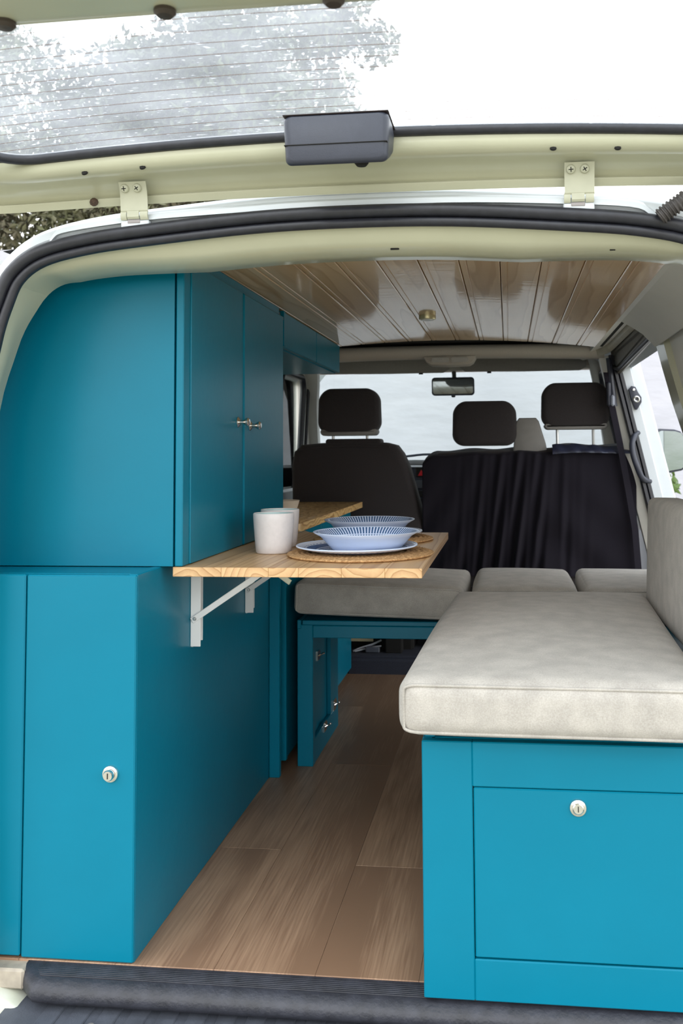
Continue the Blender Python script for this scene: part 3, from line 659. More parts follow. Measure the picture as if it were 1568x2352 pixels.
# overhead locker
oc = thing('overhead_locker', 'teal overhead locker under the ceiling with two small doors', 'cabinet', (-.8, 1.45, 1.24))
g = G().box(-.985, -.677, .985, 1.915, 1.2345, 1.252).box(-.985, -.677, .985, 1.003, 1.252, 1.345).box(-.985, -.677, 1.897, 1.915, 1.252, 1.345); obj('carcass', g, TEAL, oc)
board(oc, 'door', (-.676, -.660, .990, 1.470, 1.237, 1.344)); board(oc, 'door', (-.676, -.660, 1.4735, 1.913, 1.237, 1.344))
board(oc, 'end_post', (-.676, -.648, .955, .975, 1.236, 1.34))
hg = thing('cabinet_hinge', 'dark concealed hinge at the top of the tall cabinet doors', 'hinge', (-.66, .93, 1.33)); obj('cup', G().box(-.675, -.655, .918, .945, 1.318, 1.336, b=.004), BLACKP, hg); obj('arm', G().box(-.660, -.645, .925, .94, 1.308, 1.320, b=.002), BLACKP, hg)

# ---- far bench across the van
fb = thing('far_bench', 'teal open bench frame across the van under the far row of cushions', 'bench', (-.2, 1.25, 0))
g = G().box(-.632, -.5855, 1.052, 1.085, 0, .412); obj('front_leg', g, TEAL, fb)
board(fb, 'side_panel', (-.632, -.600, 1.085, 1.45, .0, .40))
board(fb, 'lower_rail', (-.600, -.5865, 1.086, 1.46, .0, .072)); board(fb, 'rear_post', (-.600, -.5865, 1.33, 1.46, .072, .375))
board(fb, 'post', (-.632, -.62, 1.05, 1.46, .40, .426))
board(fb, 'front_rail', (-.585, .50, 1.052, 1.085, .374, .410))
board(fb, 'seat_board', (-.618, .50, 1.056, 1.62, .410, .424))
board(fb, 'rear_rail', (-.585, .50, 1.58, 1.60, .374, .410))
for (y, z, s) in ((1.392, .090, 1.0), (1.235, .066, .85), (1.20, .292, .8)):
    f2 = G().prism([(y-.028*s, z-.018*s), (y+.012*s, z-.018*s), (y+.032*s, z), (y+.012*s, z+.018*s), (y-.028*s, z+.018*s)], -.5862 if z < .2 else -.5998, -.5835 if z < .2 else -.597, 'x'); fx = obj('catch_plate', f2, CHROME, fb)
    xx = -.5835 if z < .2 else -.597
    obj('catch_hook', G().tube(interp([(xx, y-.015, z), (xx+.012, y-.008, z+.006), (xx+.014, y+.006, z+.004), (xx+.004, y+.016, z-.004)], 4), .0032, 8), CHROME, fx)
# ---- near box bench
nb = thing('near_bench', 'teal box bench at the right rear with a locking flap door', 'bench', (.2, .5, 0))
X0, XE, Y0 = -.1565, .57, -.05
board(nb, 'front_stile', (X0, -.070, Y0, Y0+T, .0, .427)); board(nb, 'front_top_rail', (-.070, XE, Y0, Y0+T, .352, .427)); board(nb, 'front_bottom_rail', (-.070, XE, Y0, Y0+T, .0, .068))
fd = board(nb, 'flap_door', (-.0685, .40, Y0+.0005, Y0+T, .0705, .3505), .002); lock(fd, (.107, Y0+.0005, .3235), .0145, .004)
board(nb, 'front_side_stile', (.402, XE, Y0, Y0+T, .068, .352))
board(nb, 'side_panel', (X0, X0+T, Y0+T, 1.0, .0, .427)); board(nb, 'top_board', (X0+.02, XE, Y0+.022, 1.0, .413, .4275))
board(nb, 'upstand', (X0+.004, X0+.022, Y0+.018, 1.0, .4275, .441))

# ---- cushions
def cushion(name, label, sx_, sy_, sz_, loc, rot=(0, 0, 0), r=.028, crown=.012, tilt=None, n=14, front=True, bulge=.006):
    rx = thing(name, label, 'cushion', loc, 'beige upholstered seat cushions'); rx.rotation_euler = rot
    hx, hy, hz = sx_/2, sy_/2, sz_/2; v = []; f = []; idx = {}
    def put(p):
        k = tuple(round(c, 5) for c in p)
        if k not in idx: idx[k] = len(v); v.append(shape(p))
        return idx[k]
    def shape(p):
        q = Vector((p[0]*hx, p[1]*hy, p[2]*hz)); c = Vector([max(-h+r, min(h-r, a)) for a, h in zip(q, (hx, hy, hz))])
        d = q-c
        if d.length > 1e-9: q = c+d.normalized()*r
        u, w = p[0], p[1]
        if p[2] > -.99: q.z += crown*(1-u*u)*(1-w*w)*(p[2]*.5+.5)
        q.x += math.copysign(bulge, u)*(1-p[2]**2)*(1-w*w)*(abs(u) ** 4); q.y += math.copysign(bulge, w)*(1-p[2]**2)*(1-u*u)*(abs(w)**4)
        q.z += .0022*math.sin(9*q.x+3)*math.sin(7*q.y+1)
        return q
    tt = [-1, -.97, -.93, -.86]+[-.75+1.5*i/n for i in range(n+1)]+[.86, .93, .97, 1]
    L = len(tt)-1
    for ax in range(3):
        a, b = (ax+1) % 3, (ax+2) % 3
        for s in (-1, 1):
            for i in range(L):
                for j in range(L):
                    q = []
                    for (ii, jj) in ((i, j), (i+1, j), (i+1, j+1), (i, j+1)):
                        p = [0, 0, 0]; p[ax] = s; p[a] = tt[ii]; p[b] = tt[jj]; q.append(put(p))
                    f.append(q if s > 0 else q[::-1])
    gg = G().add(v, f); me = obj('cover', gg, FABRIC, rx, ang=180); me.location = (0, 0, 0)
    # piping on the long seams of the box band: a loop round front and back faces
    for s in (-1, 1):
        lp = []
        for (a, c) in rrect(0, 0, 2, 2, .16, 5):
            q = shape((a*.985, s, c*.93)); q.y = s*(hy-r*.16)+(math.copysign(bulge, s)*(1-c*c)*(1-a*a)); lp.append(q)
        o_ = obj('piping', G().tube(lp, .0028, 6, closed=True), FABRIC, rx, ang=180); o_.location = (0, 0, 0)
    return rx
cushion('seat_cushion', 'large beige seat cushion on the near box bench', .515, 1.00, .098, (.084, .392, .494), rot=(0, .0, -.042), r=.030, crown=.018)
cushion('seat_cushion', 'beige cushion at the left end of the far bench row', .500, .45, .098, (-.385, 1.245, .487), rot=(-.004, .034, -.01), r=.022, crown=.008)
cushion('seat_cushion', 'beige cushion in the middle of the far bench row', .304, .46, .095, (.041, 1.245, .483), rot=(0, 0, .0), r=.026, crown=.010)
cushion('seat_cushion', 'beige cushion at the right end of the far bench row', .315, .46, .095, (.372, 1.245, .483), rot=(0, .0, .0), r=.024, crown=.006)
cushion('back_cushion', 'upright beige back cushion against the right wall', .095, 1.0, .30, (.413, .40, .645), rot=(0, .04, .0), r=.022, crown=.002)

# ================================================================== FOLDING TABLE
tb = thing('folding_table', 'pine folding table on white brackets fixed to the low cabinet', 'table', (-.42, .5, .70))
bw = [-.6635, -.565, -.47, -.41, -.325, -.24, -.168]
offs = [(-.01, -.05), (.03, -.03), (-.02, .035), (.015, -.06), (.0, .05), (.0, -.035)]
for i in range(6):
    g = G().box(bw[i]+.0001, bw[i+1]-.0001, .110, .885, .6815, .7000, b=.0008)
    ox, oz = offs[i]; obj('board', g, PINE, tb, origin=((bw[i]+bw[i+1])/2+ox, .11+random.uniform(-2, 2), .69+oz))
def bracket(y):
    b_ = obj('wall_plate', G().prism([(.505, ), ] and [(y-.008, .680), (y-.008, .520), (y-.004, .505), (y+.026, .505), (y+.030, .512), (y+.030, .680)], -.6905, -.6865, 'x').box(-.6905, -.668, y-.010, y-.0075, .507, .680, b=.001).box(-.6905, -.676, y+.028, y+.0305, .513, .680, b=.001), WMETAL, tb)
    obj('screw', G().lathe([(0, .004), (.0035, .0038), (.0055, .002), (.0058, 0)], 14, Matrix.Translation((-.679, y-.0105, .568)) @ Matrix.Rotation(pi/2, 4, 'X')), STEEL, b_)
    a_ = obj('table_arm', G().box(-.672, -.405, y-.010, y-.0075, .668, .6812, b=.001).box(-.672, -.405, y-.010, y+.026, .6785, .6812, b=.001), CMETAL, tb)
    g_ = G(); p0 = Vector((-.680, y-.013, .567)); p1 = Vector((-.535, y-.013, .664)); d = (p1-p0); L_ = d.length; an = math.atan2(d.z, d.x)
    MM = Matrix.Translation(p0) @ Matrix.Rotation(-an, 4, 'Y')
    g_.box(-.008, L_, -.0015, .0015, -.0065, .0065, b=.001, M=MM).box(-.008, L_, -.0015, .016, .0045, .0065, b=.001, M=MM)
    s_ = obj('strut', g_, WMETAL, tb)
    obj('rivet', G().lathe([(0, .003), (.003, .0028), (.0045, 0)], 12, Matrix.Translation((-.680, y-.0145, .567)) @ Matrix.Rotation(pi/2, 4, 'X')), STEEL, s_)
    g_ = G(); p0 = Vector((-.505, y-.013, .672)); MM = Matrix.Translation(p0) @ Matrix.Rotation(.62, 4, 'Y')
    g_.box(-.005, .045, -.0015, .0015, -.006, .006, b=.001, M=MM).box(.0, .045, -.0015, .014, -.006, -.004, b=.001, M=MM)
    obj('release_lever', g_, CMETAL, tb)
    obj('rivet', G().lathe([(0, .003), (.003, .0028), (.0045, 0)], 12, Matrix.Translation((-.503, y-.0105, .672)) @ Matrix.Rotation(pi/2, 4, 'X')), BRASS, a_)
bracket(.300); bracket(.715)

# ---- table setting
WICK = mat('woven_rattan', (.62, .38, .18), .7, col2=(.30, .15, .05), nscale=190, bump=.6, bscale=260, bdist=.002)
def placemat(label, x, y, R_):
    g = G(); nr = 13; n = 150; prof = []
    for i in range(n):
        a = 2*pi*i/n; tw = .0010*(1 if i % 2 else -1); row = []
        for k in range(nr*4+1):
            r = R_*k/(nr*4); row.append((r, .0052+.0024*math.sin(pi*(k % 4)/4)+(tw if k % 4 == 2 else 0)))
        row += [(R_+.003+tw, .0055), (R_+.0045+tw, .0032), (R_+.003, .0008), (R_-.002, 0), (0, 0)]
        prof.append([(x+r*math.cos(a), y+r*math.sin(a), .7002+z) for r, z in row])
    g.loft(prof+[prof[0]], closed_ring=False, caps=False)
    return tag(obj('placemat', g, WICK, ang=60), label, 'placemat', 'round woven placemats')
placemat('round woven rattan placemat nearest the tailgate under the front bowl', -.325, .345, .156)
placemat('round woven rattan placemat at the back of the table', -.345, .672, .148)
PLM = radial_print('blue_lined_plate', (.72, .76, .88), (.10, .17, .34), 60, [(.035, .060, False), (.063, .066, True), (.070, .080, False), (.083, .086, True), (.090, .110, True), (.113, .116, False)])
PLM2 = radial_print('blue_dashed_bowl', (.60, .70, .92), (.05, .12, .27), 92, [(.077, .0905, False), (.0925, .1095, False)])
BOUT = mat('pale_blue_white_ceramic', (.60, .70, .90), .15, noise=.03, nscale=20)
def plate(label, x, y, z):
    t_ = thing('dinner_plate', label, 'plate', (x, y, z), 'blue patterned dinner plates')
    obj('rim_and_well', G().lathe([(0, .0015), (.078, .0015), (.088, .004), (.126, .0125), (.131, .0145), (.1325, .0135), (.131, .0115), (.090, .001), (.078, 0), (0, 0)], 64, c=(x, y, z)), PLM, t_, origin=(x, y, z), ang=60)
    obj('white_edge', G().tube([(x+.1318*math.cos(a), y+.1318*math.sin(a), z+.0135) for a in [2*pi*i/64 for i in range(64)]], .0017, 6, closed=True), BOUT, t_)
def bowl(label, x, y, z):
    t_ = thing('pasta_bowl', label, 'bowl', (x, y, z), 'blue striped shallow bowls')
    obj('bowl_inside', G().lathe([(0, .0035), (.060, .0035), (.072, .008), (.086, .022), (.098, .034), (.109, .0415), (.1145, .043)], 72, c=(x, y, z)), PLM2, t_, origin=(x, y, z), ang=60)
    obj('bowl_outside', G().lathe([(.1145, .0430), (.116, .0425), (.115, .0405), (.100, .0325), (.088, .019), (.075, .005), (.066, .0005), (.060, 0), (0, 0)], 72, c=(x, y, z)), BOUT, t_, origin=(x, y, z), ang=60)
plate('blue patterned dinner plate under the front bowl', -.333, .345, .7075)
bowl('shallow blue striped bowl standing nearest the tailgate', -.311, .338, .7095)
plate('blue patterned dinner plate under the rear bowl, mostly hidden', -.355, .69, .7075)
bowl('shallow blue striped bowl further back behind the front bowl', -.356, .68, .7095)
def cup(label, x, y, z, mt=CERAM, r=.046, h=.089):
    t_ = thing('cup', label, 'cup', (x, y, z), 'handleless stoneware cups')
    obj('body', G().lathe([(0, 0), (r*.80, 0), (r*.86, .003), (r*.90, .02), (r*.985, h*.8), (r, h-.002), (r-.0012, h), (r-.003, h-.001), (r*.85, .02), (r*.75, .006), (0, .005)], 48, c=(x, y, z)), mt, t_, ang=60)
    obj('glazed_interior', G().lathe([(r-.0031, h-.0015), (r*.85-.0006, .021), (r*.75-.001, .0068), (0, .0058)], 48, c=(x, y, z)), mat('pale_green_glaze', (.45, .60, .60), .15, noise=.05, nscale=20) if 'pale_green_glaze' not in bpy.data.materials else bpy.data.materials['pale_green_glaze'], t_, ang=60)
cup('pale stoneware cup at the front of the table beside the cabinet', -.527, .372, .7003)
cup('pale stoneware cup with green glazed inside, hidden behind the front cup', -.545, .500, .7003)
cb = thing('small_bowl', 'small cream bowl on the far kitchen worktop', 'bowl', (-.70, 1.15, .713))
obj('body', G().lathe([(0, 0), (.028, 0), (.033, .004), (.043, .035), (.052, .062), (.0505, .063), (.041, .036), (.030, .008), (0, .006)], 40, c=(-.70, 1.15, .7125)), mat('cream_ceramic', (.72, .62, .50), .3, noise=.05, nscale=30), cb, ang=60)

# ---- under the far bench: cab step and clutter
struct('trim_19', G().box(-.68, .60, 2.172, 2.20, -.03, .060, b=.006), CARPET, 'carpeted step edge where the cab floor begins')
struct('trim_20', G().box(-1.02, .60, 2.19, 3.1, -.03, .072, b=.004), CARPET, 'dark carpet of the cab floor')
sk = tag(obj('warning_sticker', G().box(-.70, -.59, 2.296, 2.300, .108, .160, b=.0005), mat('cream_sticker', (.62, .56, .36), .6, noise=.06, nscale=60)), 'cream sticker with a red band on the driver seat base', 'sticker')
obj('red_band', G().box(-.69, -.60, 2.2945, 2.2962, .128, .139, b=.0003), mat('dull_red_print', (.35, .04, .03), .6, noise=.2, nscale=200), sk)
obj('print_line', G().box(-.69, -.605, 2.2945, 2.2962, .146, .152, b=.0003), mat('black_print', (.03, .03, .03), .6, noise=.4, nscale=500), sk)
cbls = tag(obj('cable', G().tube(interp([(-.67, 2.25, .076), (-.64, 2.26, .088), (-.59, 2.27, .102), (-.552, 2.28, .118)], 5), .004, 8), mat('silver_cable', (.5, .52, .58), .3, noise=.1, nscale=40)), 'silver cable under the driver seat, upper of two', 'cable')
tag(obj('cable', G().tube(interp([(-.66, 2.24, .078), (-.62, 2.25, .086), (-.58, 2.25, .094), (-.55, 2.26, .098)], 5), .0035, 8), bpy.data.materials['silver_cable']), 'silver cable under the driver seat, lower of two', 'cable')
tag(obj('junction_box', G().box(-.615, -.555, 2.235, 2.28, .073, .096, b=.004), mat('slate_plastic', (.10, .11, .14), .5, noise=.2, nscale=40)), 'small slate grey box on the carpet under the driver seat', 'box')
tag(obj('seat_bracket', G().box(-.53, -.46, 2.24, 2.31, .071, .23, b=.004), DARK), 'black upright bracket between the two cab seats', 'bracket')
# ceiling lamp
lp = thing('ceiling_lamp', 'small round pale brass spotlight on the wooden ceiling', 'lamp', (-.253, 1.275, cz(-.253)))
zc = cz(-.253)
obj('housing', G().lathe([(0, 0), (.0275, 0), (.0275, -.011), (.026, -.014), (.0, -.014)], 36, c=(-.253, 1.275, zc)), BRASS, lp)
obj('lens', G().lathe([(0, -.0142), (.022, -.0142), (.020, -.0165), (0, -.0175)], 32, c=(-.253, 1.275, zc)), mat('frosted_lens', (.8, .8, .75), .3, noise=.02, nscale=30), lp)

# ================================================================== SILL AND BUMPER
sl = thing('sill_guard', 'black ribbed rubber sill guard along the rear floor edge', 'sill', (-.2, -.06, 0))
R = []
for k in range(41):
    x = -.890+1.46*k/40; e = min(1, (x+.890)/.05+.02); q = .35+.65*math.sin(e*pi/2)
    R.append([(x, .004, -.02), (x, .002, -.001), (x, -.008, -.003), (x, -.03*q-.002, -.0045), (x, -.044*q, -.0065), (x, -.055*q, -.011), (x, -.063*q, -.020), (x, -.066*q, -.032), (x, -.060*q, -.042), (x, -.03*q, -.05), (x, .004, -.05)])
obj('profile', G().loft(R), RUBBER2, sl, ang=50)
for k in range(7):
    y = -.009-.0050*k; g = G().tube([(-.872+.004*k, y, -.0040-.0002*k), (-.7, y, -.0036-.0002*k), (.56, y, -.0036-.0002*k)], .0009, 6); obj('rib', g, RUBBER2, sl)
bu = thing('rear_bumper', 'grey ribbed plastic bumper step below the rear sill', 'bumper', (-.2, -.2, -.1))
R = []
for k in range(31):
    x = -.905+1.50*k/30; e = min(1, (x+.905)/.10); q = .5+.5*math.sin(e*pi/2)
    R.append([(x, .0, -.056), (x, -.04*q-.01, -.056), (x, -.20*q-.03, -.060), (x, -.235*q-.03, -.070), (x, -.26*q-.03, -.10), (x, -.26*q-.03, -.30), (x, .0, -.30)])
obj('shell', G().loft(R), BUMPER, bu, ang=50)
for k in range(26):
    x = -.83+.052*k
    obj('rib', G().box(x, x+.034, -.19, -.03, -.062, -.0535, b=.002), BUMPER, bu)
for x in (-.735, -.555, -.375): obj('rivet', G().lathe([(0, .004), (.006, .003), (.008, 0)], 16, c=(x+.008, -.095, -.0538)), mat('dusty_rivet', (.22, .21, .20), .6, noise=.3, nscale=60) if x < -.7 else bpy.data.materials['dusty_rivet'], bu)
g = G().box(-1.05, -.885, -.03, .02, -.04, -.004, b=.004); struct('trim_21', g, mat('worn_sill_steel', (.48, .42, .34), .5, noise=.5, nscale=25), 'worn painted sill corner')
g = G().prism([(-1.1, -.30), (-1.1, -.03), (-.95, -.03), (-.90, -.045), (-.86, -.075), (-.88, -.11), (-.93, -.13), (-.96, -.30)], -.055, .0, 'y', bev=.006); struct('trim_22', g, mat('stained_white_paint', (.70, .72, .68), .5, col2=(.50, .52, .38), nscale=14), 'white lower body corner')

# ================================================================== TAILGATE (open, overhead)
tg = thing('tailgate', 'open cream tailgate overhead with dusty heated window', 'tailgate', (-.27, -.07, 1.39))
XL, XRr = -.975, .445
def tz(x, k=1.): return -.020*((x+.27)/.7)**2*k
# hinge-side rail in profile, swept across the van: hem lip, recessed web, rolled edge, glass flange
prof = [(-.045, 1.392, .5), (-.050, 1.3905, .5), (-.058, 1.400, .5), (-.0585, 1.4035, .5), (-.054, 1.4045, .5), (-.052, 1.408, .55), (-.058, 1.416, .6), (-.068, 1.424, .65), (-.078, 1.4285, .7), (-.092, 1.4305, .75), (-.110, 1.4305, .8), (-.126, 1.433, .9), (-.136, 1.441, .95), (-.140, 1.450, 1), (-.140, 1.460, 1), (-.141, 1.466, 1), (-.12, 1.470, 1), (-.08, 1.470, 1), (-.04, 1.45, .7), (-.035, 1.41, .5)]
R = []
for k in range(61):
    x = XL+(XRr-XL)*k/60; e = max(0, abs(x+.265)-.60)/.10; dy = -.035*min(1, e)**2
    R.append([(x, y+dy*(1 if a > .7 else .2), z+tz(x, a*1.35)) for y, z, a in prof])
obj('hinge_side_frame', G().loft(R), CREAM, tg, ang=40)
prof2 = [(-.641, 1.449), (-.640, 1.446), (-.644, 1.4435), (-.66, 1.4435), (-.76, 1.442), (-1.20, 1.43), (-1.22, 1.47), (-.8, 1.50)]
R = [[(XL+(XRr-XL)*k/24, y, z+tz(XL+(XRr-XL)*k/24, .6)) for y, z in prof2] for k in range(25)]
obj('lower_panel', G().loft(R), CREAM, tg, ang=40)
for s, xx in ((-1, -.905), (1, .375)):
    g = G().box(min(xx, XL if s < 0 else XRr), max(xx, XL if s < 0 else XRr), -.66, -.13, 1.40, 1.47, b=.012); obj('side_frame', g, CREAM, tg)
gx0, gx1, gy0, gy1, gz = -.898, .368, -.700, -.135, 1.470
def arc(x): return tz(x, 1.55)
def gzy(y): return gz-.002*(y-gy1)/(gy0-gy1)
g = G().grid(lambda u, v: (gx0+(gx1-gx0)*u, gy0+(gy1-gy0)*v, gzy(gy0+(gy1-gy0)*v)+.004+arc(gx0+(gx1-gx0)*u)), 24, 2)
gl = obj('window_glass', g, DUSTY, tg)
def subdiv(P, n=10):
    o = []
    for (a, b), (c, d) in zip(P, P[1:]+P[:1]):
        k_ = n if math.hypot(c-a, d-b) > .1 else 1
        o += [(a+(c-a)*i/k_, b+(d-b)*i/k_) for i in range(k_)]
    return o
g = G().tube([(x, y, gzy(y)-.001+arc(x)) for x, y in subdiv(rrect((gx0+gx1)/2, (gy0+gy1)/2, gx1-gx0-.02, gy1-gy0-.014, .07, 8), 14)], .0095, 8, closed=True)
obj('window_seal', g, RUBBER, tg, ang=60)
for k in range(14):
    y = gy0+.052+.0355*k; pth = [(x, y, gzy(y)+.003+arc(x)) for x in np.linspace(gx0+.02, gx1-.02, 16).tolist()]
    obj('heater_wire', G().tube(pth, .00045, 4), bpy.data.materials.get('heater_wire_brown') or mat('heater_wire_brown', (.16, .10, .08), .5, noise=.1, nscale=30), gl)
# black wiper motor cover
R = []
for y, zb, ins in ((-.145, 1.424, .002), (-.185, 1.406, 0), (-.215, 1.393, 0), (-.228, 1.3885, 0), (-.2345, 1.3905, .003), (-.2365, 1.395, .007)):
    zt_ = 1.469-ins*.6; h_ = zt_-zb; sec_ = rrect(0, (zb+zt_)/2, .166-2*ins, h_, .010, 5)
    R.append([(-.2675+a*(1+.045*(b-zb)/h_), y-.003*(b-zb)/h_, b) for a, b in sec_])
bc = obj('wiper_motor_cover', G().loft(R), BLACKP, tg, ang=50)
obj('cover_rim', G().box(-.354, -.181, -.2405, -.15, 1.4675, 1.4695, b=.0008), mat('brown_black_rim', (.03, .018, .02), .5, noise=.2, nscale=60), bc)
obj('cover_seam', G().box(-.3515, -.1835, -.2392, -.20, 1.4185, 1.4200, b=.0004), DARK, bc)
obj('cover_screw', G().lathe([(0, -.006), (.008, -.005), (.012, 0)], 14, c=(-.232, -.195, 1.399)), DARK, tg)
for (x, y, z) in ((-.74, -.131, 1.4355), (-.633, -.131, 1.4365), (.083, -.131, 1.4365), (.189, -.131, 1.4365)):
    obj('frame_hole', G().lathe([(0, .003), (.005, .002), (.0058, -.001), (0, -.002)], 14, Matrix.Translation((x, y, z+tz(x, 1.2))) @ Matrix.Rotation(1.0, 4, 'X')), DARK, tg)
for (x, y, z) in ((-.39, -.655, 1.4432), (-.588, -.655, 1.4432), (-.19, -.655, 1.4432)):
    obj('trim_plug', G().lathe([(0, 0), (.013, 0), (.013, -.004), (.009, -.008), (0, -.009)], 18, c=(x, y, z+tz(x, .6))), bpy.data.materials.get('dark_brown_plug') or mat('dark_brown_plug', (.05, .035, .025), .5, noise=.2, nscale=60), tg)
obj('drain_grommet', G().lathe([(0, .004), (.004, .004), (.008, .001), (.008, -.002), (0, -.002)], 10, Matrix.Translation((-.756, -.0600, 1.3985+tz(-.756, .7))) @ Matrix.Rotation(pi/2, 4, 'X')), mat('brown_grommet', (.09, .05, .03), .7, noise=.6, nscale=300), tg)
# hinges: cream plate with two cross-head screws, knuckle and roof leaf
for xc in (-.671, .1295):
    zt = tz(xc, .8)
    def hx(x0, x1, pts, th=.002):
        return G().loft([[(x0, y, z+zt), (x1, y, z+zt), (x1, y+th, z+zt+th*.5), (x0, y+th, z+zt+th*.5)] for y, z in pts])
    hp = obj('hinge', hx(xc-.0255, xc+.0255, ((-.0885, 1.4235), (-.0815, 1.408), (-.078, 1.392), (-.077, 1.3735), (-.0745, 1.3705))), CMETAL, tg)
    for s_ in (-1, 1):
        q = Matrix.Translation((xc+s_*.0118-.003, -.0850, 1.4125+zt)) @ Matrix.Rotation(pi/2+.35, 4, 'X')
        sc_ = obj('screw', G().lathe([(0, .0050), (.0035, .0048), (.0068, .0030), (.0082, 0), (.0082, -.004)], 20, q), CMETAL, hp)
        qq = q @ Matrix.Rotation(.3+s_*.25, 4, 'Z'); obj('cross_slot', G().box(-.0042, .0042, -.0008, .0008, .0044, .0053, b=.0002, M=qq).box(-.0008, .0008, -.0042, .0042, .0044, .0053, b=.0002, M=qq), DARK, hp)
    obj('tongue', hx(xc-.0135, xc+.0085, ((-.0765, 1.374), (-.0765, 1.362), (-.0735, 1.3585))), CMETAL, hp)
    for a, b in ((-.0265, -.0155), (.0105, .0245)):
        obj('knuckle', hx(xc+a, xc+b, ((-.0750, 1.372), (-.0765, 1.366), (-.0745, 1.360), (-.0715, 1.357)), .004), CMETAL, hp)
    obj('pin', G().box(xc-.0145, xc+.0095, -.0722, -.070, 1.351+zt, 1.3585+zt, b=.001), mat('grey_primer', (.33, .30, .30), .6, noise=.1, nscale=60) if not bpy.data.materials.get('grey_primer') else bpy.data.materials['grey_primer'], hp)
    obj('roof_leaf', G().box(xc-.0275, xc+.0255, -.0712, -.060, 1.330+zt, 1.357+zt, b=.0015), WHITE, hp)
# corrugated cable conduit at right
P_ = interp([(.262, -.082, 1.318), (.280, -.086, 1.331), (.300, -.09, 1.344), (.322, -.09, 1.362), (.34, -.09, 1.382)], 14)
tag(obj('cable_conduit', G().tube(P_, [.0125 if i % 4 < 2 else .0155 for i in range(len(P_))], 12), mat('grey_brown_conduit', (.07, .062, .06), .55, noise=.4, nscale=80), ang=60), 'ribbed grey brown cable conduit at the right end of the tailgate hinge', 'conduit')

# ================================================================== OUTSIDE
GROUND = mat('gravel_ground', (.36, .33, .27), .9, col2=(.22, .22, .15), nscale=1.2, bump=.6, bscale=20, bdist=.03)
struct('ground', G().grid(lambda u, v: (-30+60*u, -25+60*v, -.62+.02*math.sin(u*40)*math.sin(v*37)), 30, 30), GROUND, 'pale gravel ground')
WALLM = mat('pale_rendered_wall', (.43, .425, .465), .9, col2=(.375, .375, .415), nscale=1.6, bump=.3, bscale=4, bdist=.03, stretch=(1, 1, 2.5))
g = G().grid(lambda u, v: (-14+28*u, 6.2+.02*math.sin(60*u+9*v), -.7+3.5*v), 120, 16)
g2 = G().box(-14, 14, 6.24, 6.45, -.7, 2.81, b=.02); g.add(g2.v, g2.f)
struct('wall_front', g, WALLM, 'pale rendered boundary wall in front of the van')
def leafmat(name, c1, c2):
    M = mat(name, c1, .6, col2=c2, nscale=.9); return M
LEAF1 = leafmat('dark_olive_leaves', (.055, .075, .028), (.02, .028, .014)); LEAF2 = leafmat('grey_green_leaves', (.12, .14, .07), (.05, .06, .035)); BARK = mat('bark', (.10, .075, .055), .9, noise=.4, nscale=12, bump=.8, bscale=20, bdist=.02)
def foliage(blobs, n, size):
    """scattered leaf blades inside soft ellipsoid clusters, with real width, curl and depth"""
    w = np.array([b[3]*b[4]*b[5] for b in blobs]); w = w/w.sum(); cs = rng.choice(len(blobs), n, p=w)
    B = np.array(blobs)[cs]; d = rng.normal(size=(n, 3)); d /= np.linalg.norm(d, axis=1)[:, None]; r = rng.random(n)**.45
    P_ = B[:, :3]+d*r[:, None]*B[:, 3:6]
    a = rng.normal(size=(n, 3)); a /= np.linalg.norm(a, axis=1)[:, None]; b = np.cross(a, rng.normal(size=(n, 3))); b /= np.linalg.norm(b, axis=1)[:, None]
    s = size*(.6+.8*rng.random(n))[:, None]; c_ = np.cross(a, b)
    v = np.stack([P_-a*s, P_-b*s*.42+c_*s*.1, P_+a*s, P_+b*s*.42+c_*s*.1], 1).reshape(-1, 3)
    g = G(); g.v = v.tolist(); g.f = [(4*i, 4*i+1, 4*i+2, 4*i+3) for i in range(n)]; return g
def fol_obj(blobs, n, size, M, parent):
    g = foliage(blobs, n, size); me = bpy.data.meshes.new('foliage'); me.from_pydata(g.v, [], g.f); me.materials.append(M)
    o = bpy.data.objects.new('foliage', me); C.objects.link(o); o.parent = parent; o.location = -Vector(parent.location); o['kind'] = 'stuff'; return o
def tree(label, x, y, trunk_h, blobs, n, size, M, r=.16):
    t_ = thing('tree', label, 'tree', (x, y, -.62), 'trees beyond the boundary wall')
    o = obj('trunk', G().tube(interp([(x, y, -.7), (x+.1, y, trunk_h*.4), (x-.05, y+.1, trunk_h*.75), (x+.1, y, trunk_h)], 4), [r-(r*.5)*i/12 for i in range(13)], 10), BARK, t_)
    for k in range(6):
        b = blobs[(k*5) % len(blobs)]; z0 = trunk_h*(.5+.08*k)
        obj('branch', G().tube(interp([(x, y, z0), ((x+b[0])/2, (y+b[1])/2, (z0+b[2])/2+.2), (b[0], b[1], b[2])], 4), [r*.4*(1-i/10) for i in range(9)], 7), BARK, t_)
    fol_obj(blobs, n, size, M, t_)
def clusters(cx, cy, cz_, sx_, sy_, sz_, n, r):
    o = []
    for _ in range(n):
        p = rng.normal(size=3)*.45; rr_ = r*(.6+.8*rng.random()); o.append((cx+p[0]*sx_, cy+p[1]*sy_, cz_+p[2]*sz_, rr_, rr_, rr_*.8))
    return o
bl = clusters(-5.1, 12.5, 6.4, 2.1, 1.6, 2.6, 60, .85)
tree('large dark bushy tree filling the middle of the tailgate window', -5.0, 12.5, 4.5, bl, 52000, .075, LEAF1)
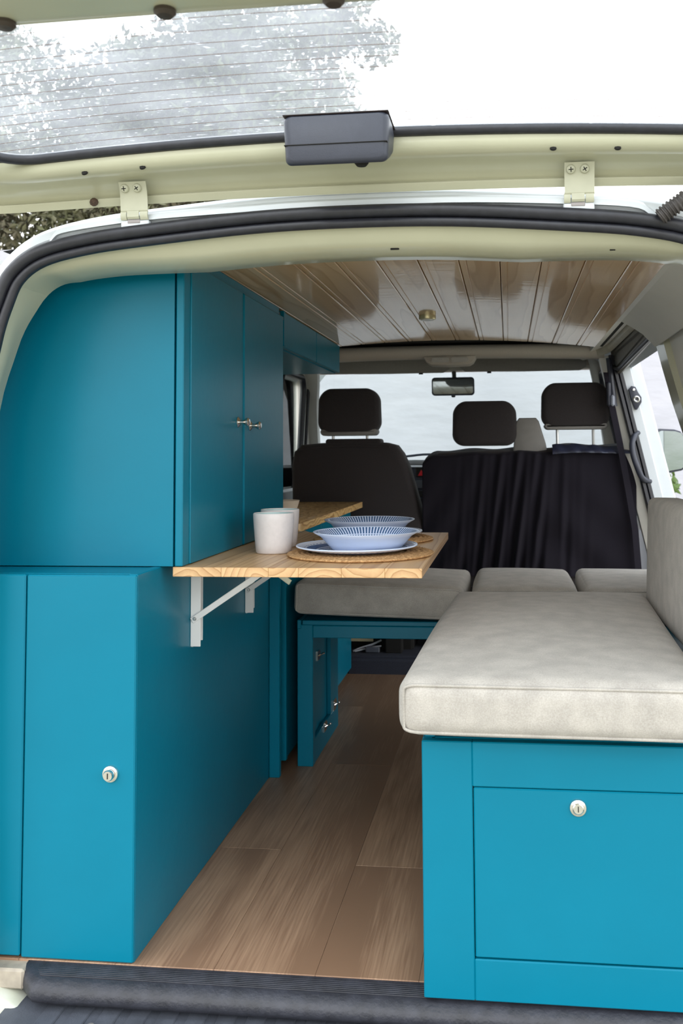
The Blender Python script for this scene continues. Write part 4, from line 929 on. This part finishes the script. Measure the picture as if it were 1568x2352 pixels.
bl = clusters(-3.9, 17.5, 9.7, 1.2, .8, 2.0, 18, .6)+clusters(-4.6, 17.5, 6.6, .9, .8, 1.2, 8, .6)
tree('thin airy tree at the right edge of the dark foliage', -4.4, 17.5, 7.5, bl, 11000, .09, LEAF2, .10)
bl = clusters(-11.6, 17.0, 8.4, 1.3, .8, 3.2, 18, .7)
tree('sparse bright tree at the far left seen through the tailgate window', -11.4, 17.0, 7.0, bl, 8000, .10, LEAF2, .12)
hd = thing('hedge', 'dense olive hedge above the wall at the upper left', 'hedge', (-6, 9.5, -.62))
bl = [(x, 9.5+.3*math.sin(x*3), 2.2+.9*k, .8, .6, .7) for x in np.arange(-13, -1.6, .7).tolist() for k in range(3)]
bl = [b if b[0] < -2.4 or b[2] < 3.9 else (b[0], b[1], b[2]-.5, b[3], b[4], .5) for b in bl]
fol_obj(bl, 70000, .055, mat('olive_brown_hedge_leaves', (.13, .14, .06), .6, col2=(.075, .055, .035), nscale=1.8), hd)
obj('stems', G().tube([(-9, 9.5, -.65), (-9, 9.5, 3)], .06, 8).tube([(-6, 9.5, -.65), (-6, 9.5, 3)], .06, 8).tube([(-3.4, 9.5, -.65), (-3.4, 9.5, 3)], .06, 8), BARK, hd)
# weeds seen through the side doorway
for i, (x, h) in enumerate(((1.20, 1.32), (1.52, 1.12))):
    t_ = thing('weed_plant', ('tall green weed at the foot of the wall seen past the side mirror', 'shorter green weed to the right of the tall one by the wall')[i], 'plant', (x, 5.3, -.62), 'weeds by the wall')
    obj('stem', G().tube([(x, 5.3, -.64), (x+.03, 5.3, -.62+h*.5), (x, 5.3, -.62+h)], .008, 6), GRASSM, t_)
    g = foliage([(x, 5.3, -.62+h*q, .14*(1.25-q), .14, .14) for q in (.3, .5, .65, .8, .95)], 400, .035); me = bpy.data.meshes.new('leaves'); me.from_pydata(g.v, [], g.f); me.materials.append(GRASSM)
    o = bpy.data.objects.new('leaves', me); C.objects.link(o); o.parent = t_; o.location = -Vector(t_.location); o['kind'] = 'stuff'
